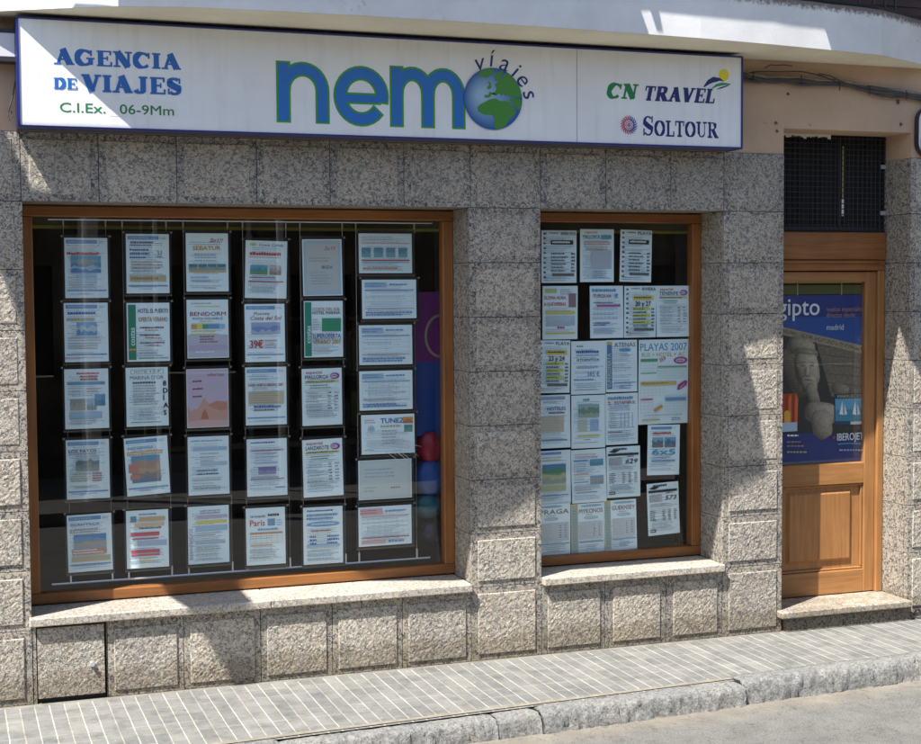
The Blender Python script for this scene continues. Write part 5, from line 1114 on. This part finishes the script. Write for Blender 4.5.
# things inside the large window at its right end
m=MB(); pl=Plate(m,0,0,.42,0,.0004)
def W1(px,py,Y=.42): p=at(px,py,Y); return p.x,p.z
a=W1(414,292);b=W1(444,435); pl.rect(a[0],b[1],b[0]+.05,a[1],(.15,.022,.16)); a=W1(414,362); pl.rect(a[0],b[1],b[0]+.05,a[1],(.015,.06,.28))
c=W1(440,336); pl.ribbon([(c[0]+.085*math.cos(t),c[1]+.115*math.sin(t)) for t in [math.radians(50+i*12) for i in range(22)]],.014,(.30,.27,.20))
slab_=m; m.box(W1(414,292)[0],b[0]+.05,.4205,.428,b[1],W1(414,292)[1],(.10,.03,.12))
tag(m.build('banner',M['vinyl']),'purple over blue hanging banner with pale ring, inside large window at right','banner')
def balloon(px,py,r,col,lab,sq=(1,1,1)):
    p=at(px,py,.43); m=MB(); m.ball((0,0,0),r,22,16,col,sq,.12,9); o=m.build('balloon',M['rubber'],smooth=True); o.location=(p.x,.44,p.z); tag(o,lab,'balloon','balloons inside the large window')
balloon(430,447,.085,(.28,.012,.04),'crumpled dark red balloon inside large window at right',(.9,.7,1.1))
balloon(430,478,.105,(.012,.07,.30),'royal blue balloon below the dark red one',(.9,.6,1))
balloon(428,506,.085,(.02,.12,.17),'teal balloon below the royal blue one',(1,.6,.8))
balloon(431,533,.065,(.01,.015,.04),'small near black balloon above the lower frame',(1,.8,1))
# pale streaks painted as glints on clear crinkled wrapping
m=MB(); rr=random.Random(5)
for i in range(15):
    a=(391+rr.uniform(-10,10),446+rr.uniform(-6,8)); L=rr.uniform(8,30); an=rr.uniform(.1,.75)
    p0=at(a[0],a[1],.30); p1=at(a[0]+L*math.cos(an),a[1]+L*math.sin(an)*.9,.298); pm=(p0+p1)/2+Vector((0,-.006,rr.uniform(-.004,.01)))
    m.tube([p0,pm,p1],[.0006,.0014,.0004],4,(.72,.76,.78))
tag(m.build('film_glints',M['vinyl']),'pale streaks painted as glints of crinkled clear film over the TUNEZ sheet','wrapping')
# desk, monitor and chair dimly inside
DK=thing('office_desk','dim office desk with drawers deep inside the shop','desk',(1.6,1.9,.3))
m=MB(); m.box(.9,2.4,1.7,2.3,1.02,1.06,b=.005); part(m,'desk_top',simple('desk_laminate',(.16,.11,.07),.4),DK)
m=MB(); m.box(.95,1.3,1.75,2.25,.31,1.01,b=.004); part(m,'drawer_unit',simple('drawer_grey',(.08,.08,.085),.5),DK)
m=MB(); m.box(2.3,2.35,1.75,2.25,.31,1.01,b=.004); part(m,'leg_panel',simple('leg_grey',(.08,.08,.085),.5),DK)
SHF=thing('brochure_shelf','dim shelf of brochures against the back wall of the shop','shelf',(2.8,2.9,.3))
m=MB(); 
for z in (.6,1.0,1.4,1.8): m.box(2.2,3.6,2.8,3.15,z,z+.025)
m.box(2.18,2.2,2.8,3.15,.3,2.0); m.box(3.6,3.62,2.8,3.15,.3,2.0); part(m,'shelf_frame',simple('shelf_wood',(.12,.08,.05),.6),SHF)
m=MB(); rr=random.Random(8)
for z in (.625,1.025,1.425):
    x=2.25
    while x<3.5: w=rr.uniform(.05,.14); m.box(x,x+w-.01,2.84,3.05,z,z+rr.uniform(.2,.3),(rr.uniform(.03,.3),rr.uniform(.03,.25),rr.uniform(.05,.3))); x+=w
part(m,'brochures',M['vinyl'],SHF)

# ------------------------------------------------------------------ poster in the door
YP=.292
m=MB(); pl=Plate(m,0,0,YP,0,.00025)
def q(px,py): p=at(px,py,YP); return p.x,p.z
zT,zBt=q(825,295)[1],q(825,462)[1]; xr=q(863,380)[0]; xl=4.585
xl2=xl
pl.rect(xl,zBt,xr,zT,(.022,.035,.16)); m.box(xl,xr,YP,YP+.002,zBt,zT,(.02,.03,.12))
def qp(pts,col): pl.poly([q(*p) for p in pts],col,True)
SKB=(.035,.10,.36)
def ell(px,py,cx,cy,rx,ry,rot=0):
    dx,dy=px-cx,py-cy; c_,s_=math.cos(rot),math.sin(rot); u=(dx*c_+dy*s_)/rx; v=(-dx*s_+dy*c_)/ry; return u,v,u*u+v*v
STAT=[((797,372,12,26,-.35),(.25,.21,.155),.6),((801,347,14,9,.3),(.44,.38,.28),.8),((806,353,12,5,.15),(.34,.29,.21),.5),
 ((807,369,12,18,-.16),(.50,.43,.32),.95),((809,384,8,9,-.25),(.46,.40,.30),.9),((813,395,5.5,12,-.30),(.38,.33,.25),.8),((821,413,16,11,.15),(.48,.42,.33),.8),((822,425,10,15,-.1),(.44,.38,.30),.7),((840,389,9,6,.35),(.30,.26,.2),.6)]
def pic(px,py):
    nz=noise.noise(Vector((px*.35,py*.35,1)))*.5+noise.noise(Vector((px*1.1,py*1.1,4)))*.5
    top=319+(px-762)*.27; beam0=322+(px-762)*.235; beam1=beam0+8
    if py<beam0: c_=(.03,.09,.34)
    elif py<beam1:
        k=1+.35*nz; c_=(.36*k,.30*k,.21*k)
        if 2<py-beam0<6 and noise.noise(Vector((px*.9,py*.5,9)))>.02: c_=(.15,.12,.085)
    elif px>817+(py-345)*.28 and py<400+(px-850)*.2:
        k=.85+.5*nz; c_=(.22*k,.185*k,.14*k)
        if (py-345+(px-817)*-.1)%9<.9: c_=tuple(q_*.6 for q_ in c_)
    else: k=.8+.7*max(0,nz); c_=(.05*k,.048*k,.05*k)
    for (cx,cy,rx,ry,ro),col,am in STAT:
        u,v,_q=ell(px,py,cx,cy,rx,ry,ro); d2=abs(u)**3.2+abs(v)**3.2+.22*nz
        if d2<1:
            zn=math.sqrt(min(1,max(0,1-d2))); sh=max(.12,.55*zn+.5*u*.9-.25*v+.12); sh=(1-am)*.6+am*sh; sh*=1+.55*nz
            c_=tuple(q_*sh*1.15 for q_ in col)
    def dk(cx,cy,rx,ry,ro,f):
        nonlocal c_
        d2=ell(px,py,cx,cy,rx,ry,ro)[2]
        if d2<1.6: t_=min(1,(1.6-d2)/1.0); c_=tuple(q_*(1-t_*(1-f)) for q_ in c_)
    dk(802.5,365.5,3.0,1.1,.05,.35); dk(811.5,365.5,2.6,1.0,.05,.4); dk(802.5,362.3,3.6,.7,-.1,.6); dk(811.8,362.3,3,.7,.1,.65)
    dk(805.2,372,1.2,4.5,.1,.6); dk(808,370,1.0,4.5,.05,1.35); dk(808,376.2,2.2,.8,0,.55); dk(808.3,380,4.2,.9,.05,.4); dk(808.5,383,3,.8,.05,.75); dk(808,353.5,9,1.2,.1,.55)
    if (px-795)**2/90+(py-368)**2/500<1 and px<799 and int(py*.8)%2==0: c_=tuple(q_*.75 for q_ in c_)
    return c_
ps=.5; nxp=int((863-783)/ps); nyp=int((441-317)/ps); pl.l+=1; L_=pl.l*pl.dl; n0=len(m.v)
for j_ in range(nyp+1):
    for i_ in range(nxp+1): a_=q(783+i_*ps,317+j_*ps); m.v.append((a_[0],YP-L_,a_[1]))
for j_ in range(nyp):
    for i_ in range(nxp):
        k_=n0+j_*(nxp+1)+i_; m.f.append((k_,k_+nxp+1,k_+nxp+2,k_+1)); m.c.append(tuple(x_/1.35 for x_ in pic(783+(i_+.5)*ps,317+(j_+.5)*ps)))
qp([(760,435),(812,433),(822,441),(832,434),(863,432),(863,462),(760,462)],(.022,.035,.16))
# inset pictures
qp([(770,395),(797,393),(797,428),(770,430)],(.36,.05,.02)); 
for i in range(4): qp([(785+i*3.2,398+i),(787+i*3,393.5),(789+i*3,399),(788+i*3,428),(785+i*3.2,428)],(.55,.14,.03) if i%2 else (.28,.03,.02))
qp([(784,412),(787,410),(790,412),(790,427),(784,427)],(.62,.36,.05)); qp([(780,423),(797,422),(797,431),(780,432)],(.36,.50,.62))
qp([(834,394),(863,393),(863,424),(834,425)],(.02,.05,.12)); qp([(835,399),(863,398),(863,420),(835,421)],(.10,.30,.46)); qp([(835,410),(863,409),(863,421),(835,421)],(.05,.20,.30))
for x in (839,852): qp([(x,414),(x+3,401),(x+4,415)],(.66,.68,.68)); qp([(x+5,415),(x+5,404),(x+8,414)],(.55,.6,.62))
qp([(850,421.5),(862,421),(862,424),(850,424.5)],(.5,.52,.55))
def pt(s,px,py,px1,hpx,col,bold=0): a=q(px,py); b=q(px1,py); h=q(px,py-hpx)[1]-a[1]; pl.text(s,a[0],a[1],h,col,b[0]-a[0],bold)
wh=(.62,.66,.70)
pt('Egipto',768.5,315.5,819,17,wh,.012)
pt('vuelos especiales',826,311.5,862,4.8,(.36,.20,.16)); pt('directos desde:',826,317.5,855,4.8,(.36,.20,.16)); pt('madrid',826,330,843,5.6,(.5,.56,.66),.005)
pt('MARRUECOS',837,398,861,3,(.5,.4,.1))
pt('IBEROJET',836.5,440.5,862.5,7,wh,.015)
c=q(833,437.5); 
star=[]; 
for i in range(10): r=.014 if i%2==0 else .006; star.append((c[0]+r*math.sin(i*math.pi/5),c[1]+r*math.cos(i*math.pi/5)))
pl.poly(star,(.5,.03,.03),True)
pl.ribbon([q(837,444),(q(848,443.2)),(q(861,443.5))],.006,(.05,.30,.5))
rr=random.Random(2)
for px,py,px1,cl in ((786,441,800,(.30,.18,.15)),(786,445,803,(.3,.18,.15)),(786,451,806,(.38,.33,.12)),(838,449,861,(.25,.3,.42)),(786,434.5,797,wh)):
    x=px
    while x<px1: l_=rr.uniform(1.5,3.5); qp([(x,py),(min(x+l_,px1),py),(min(x+l_,px1),py+1.6),(x,py+1.6)],cl); x+=l_+.8
m.c=[tuple(min(.8,q_*1.2) for q_ in c_) for c_ in m.c]
tag(m.build('egypt_poster',M['paper']),'dark blue poster titled Egipto with a pharaoh statue behind the door glass','poster')
m=MB(); a=q(790,284.5)[1]; m.box(gx0,q(862,290)[0],YP,YP+.004,zT+.004,a-.004,(.10,.10,.03)); m.box(gx0,q(862,290)[0],YP-.002,YP-.0005,q(825,281.8)[1],a+.006,(.36,.36,.04))
for px in (797,841): x=q(px,288)[0]; m.box(x,x+.006,YP-.003,YP-.0006,zT,q(px,283)[1],(.35,.34,.2))
tag(m.build('poster_rail',M['vinyl']),'olive yellow hanging rail above the dark blue door poster','rail')
m=MB(); m.box(gx0,gx1,YP+.006,YP+.012,.936,2.03); tag(m.build('backing_board',M['black']),'black backing board behind the door poster','board')

# ------------------------------------------------------------------ across the street (seen in the glass)
OB=thing('opposite_building','dim brown rendered house across the street','building',(2,-8.2,0))
m=MB(); 
def holes_wall(m,x0,x1,z0,z1,hs,y0,y1):
    xs=sorted({x0,x1}|{h[0] for h in hs}|{h[1] for h in hs}); zs=sorted({z0,z1}|{h[2] for h in hs}|{h[3] for h in hs})
    for i in range(len(xs)-1):
        for j in range(len(zs)-1):
            cx,cz=(xs[i]+xs[i+1])/2,(zs[j]+zs[j+1])/2
            if not any(h[0]<cx<h[1] and h[2]<cz<h[3] for h in hs): m.box(xs[i],xs[i+1],y0,y1,zs[j],zs[j+1])
hs=[(-1.9,-.8,.0,2.3),(.2,1.0,1.1,2.3),(2.2,3.0,1.1,2.3),(3.6,4.3,0.0,2.2),(5.3,6.4,1.0,2.3),(7.8,8.9,0,2.3),(10.2,11.3,1,2.3)]
holes_wall(m,-10,18,0,4.4,hs,-8.5,-8.2); part(m,'wall',simple('old_brown_render',(.15,.12,.085),.9,.4,20,.8,2.2),OB)
m=MB(); m.box(-10,18,-8.28,-8.19,.02,.75); part(m,'stone_plinth',simple('rubble_plinth',(.11,.09,.07),.95,.9,12,.6,9),OB)
for h in hs: 
    m=MB(); m.box(h[0]-.0,h[1],-8.45,-8.40,h[2]+.021,h[3]); part(m,'window' if h[2]>.5 else 'door',simple('dark_opening',(.02,.02,.022),.3),OB)
m=MB(); m.box(-10.1,18.1,-8.7,-7.98,4.4,4.55); part(m,'roof',simple('roof_tile',(.3,.12,.07),.9),OB)
for x,w_,col in ((1.33,.13,(.8,.8,.78)),(1.93,.03,(.6,.6,.55)),(3.1,.055,(.6,.6,.58))):
    m=MB(); m.tube([(x,-8.12,.02),(x,-8.12,4.35)],w_/2,8); 
    for z in (1.0,2.6,4.1): m.tube([(x,-8.12,z),(x,-8.12,z+.03)],w_/2+.012,8)
    part(m,'downpipe',simple('downpipe_%d'%int(x*100),col,.6),OB)

for x,rr_,h_,lab in ((1.22,.075,3.2,'thick white post added across the street for its reflection'),(1.83,.022,3.0,'thin white pole added across the street for its reflection'),(3.05,.035,3.0,'slim pale pole added further along the far pavement for its reflection')):  # unseen posts added so their reflections streak the window glass
    m=MB(); m.tube([(0,0,0),(0,0,h_)],rr_,14); m.tube([(0,0,0),(0,0,.06)],rr_+.03,14); o_=m.build('reflection_post',simple('white_post_paint',(.8,.8,.78),.5),smooth=False); o_.location=(x,-6.3,.02); tag(o_,lab,'post')
# ------------------------------------------------------------------ added unseen awning above, cut to shape the shade on the front
A_,B_=1.65,3.05; HA=4.35
outer=[(-6,2.2),(.1,2.2),(.149,2.115),(.226,1.9),(.3,1.5),(.45,1.36),(.53,1.21),(1.23,.03),(1.24,-.04),(1.365,-.04),(1.40,.3),(.91,1.21),(.95,1.33),(1.5,1.30),(1.72,1.12),(1.95,.98),(2.1,.86),(2.3,.72),(2.54,.67),(2.75,.74),(2.954,.86),(3.2,.84),(3.45,.87),(3.7,.82),(3.924,.83),(4.118,.79),(4.25,.86),(4.369,.9),(4.34,1.1),(4.293,1.363),(4.206,1.667),(4.166,1.763),(4.22,1.78),(4.255,1.685),(4.285,1.69),(4.265,1.787),(4.312,1.795),(4.485,1.827),(4.727,1.933),(4.952,2.043),(5.138,2.156),(5.172,2.071),(5.336,1.6),(5.424,1.46),(5.6,1.15),(8.5,1.05),(8.5,HA-.03),(-6,HA-.03)]
hole=[(.0,3.1),(.178,2.779),(.31,2.485),(.53,2.45),(.535,2.228),(1.08,2.228),(1.275,2.055),(1.414,1.925),(1.414,2.4),(1.2,3.1)]
def up(p): Y=-(HA-p[1])/B_; return (p[0]+A_*Y,Y)
po,ph_=[up(p) for p in outer],[up(p) for p in hole]
allp=po+ph_; t=tessellate_polygon([[Vector((a,b,0)) for a,b in po],[Vector((a,b,0)) for a,b in ph_]])
m=MB(); n=len(allp); m.v=[(a,b,HA) for a,b in allp]+[(a,b,HA+.012) for a,b in allp]
for f in t: m.f.append(tuple(f)); m.c.append((1,1,1)); m.f.append(tuple(i+n for i in f[::-1])); m.c.append((1,1,1))
for lo,hi in ((0,len(po)),(len(po),n)):
    for i in range(lo,hi):
        j=i+1 if i+1<hi else lo; m.f.append((i,j,j+n,i+n)); m.c.append((1,1,1))
tag(m.build('occluder',simple('occluder_tan',(.30,.26,.22),.9,.3,40,.2)),'unseen added awning with ragged edge stretched above the balcony','occluder')

# ------------------------------------------------------------------ camera, light, world
cam=bpy.data.cameras.new('camera'); co=bpy.data.objects.new('camera',cam); C.objects.link(co)
from mathutils import Matrix
M4=Matrix(((RT.x,UP.x,-FW.x,CAM.x),(RT.y,UP.y,-FW.y,CAM.y),(RT.z,UP.z,-FW.z,CAM.z),(0,0,0,1)))
co.matrix_world=M4; cam.sensor_width=36; cam.sensor_fit='HORIZONTAL'; cam.lens=36*FPX/921; cam.clip_end=1000; cam.clip_start=.05
scene.camera=co
sd=Vector((A_,1,-B_)).normalized()
sun=bpy.data.lights.new('sun','SUN'); sun.energy=5.0; sun.angle=math.radians(.4); sun.color=(1,.965,.90)
so=bpy.data.objects.new('sun',sun); C.objects.link(so); so.rotation_euler=sd.to_track_quat('-Z','Y').to_euler(); so.location=(-6,-6,12)
w=bpy.data.worlds.new('World'); scene.world=w; w.use_nodes=True; nt=w.node_tree
sky=nt.nodes.new('ShaderNodeTexSky'); sky.sky_type='NISHITA'; sky.sun_disc=False
el=math.asin(-sd.z); az=math.atan2(-sd.x,-sd.y)
sky.sun_elevation=el; sky.sun_rotation=az
bg=nt.nodes['Background']; bg.inputs['Strength'].default_value=.11; nt.links.new(sky.outputs[0],bg.inputs[0])
scene.view_settings.view_transform='Standard'; scene.view_settings.look='None'; scene.view_settings.gamma=1; scene.view_settings.exposure=1.0
scene.cycles.max_bounces=8; scene.cycles.transparent_max_bounces=12; scene.cycles.use_denoising=True
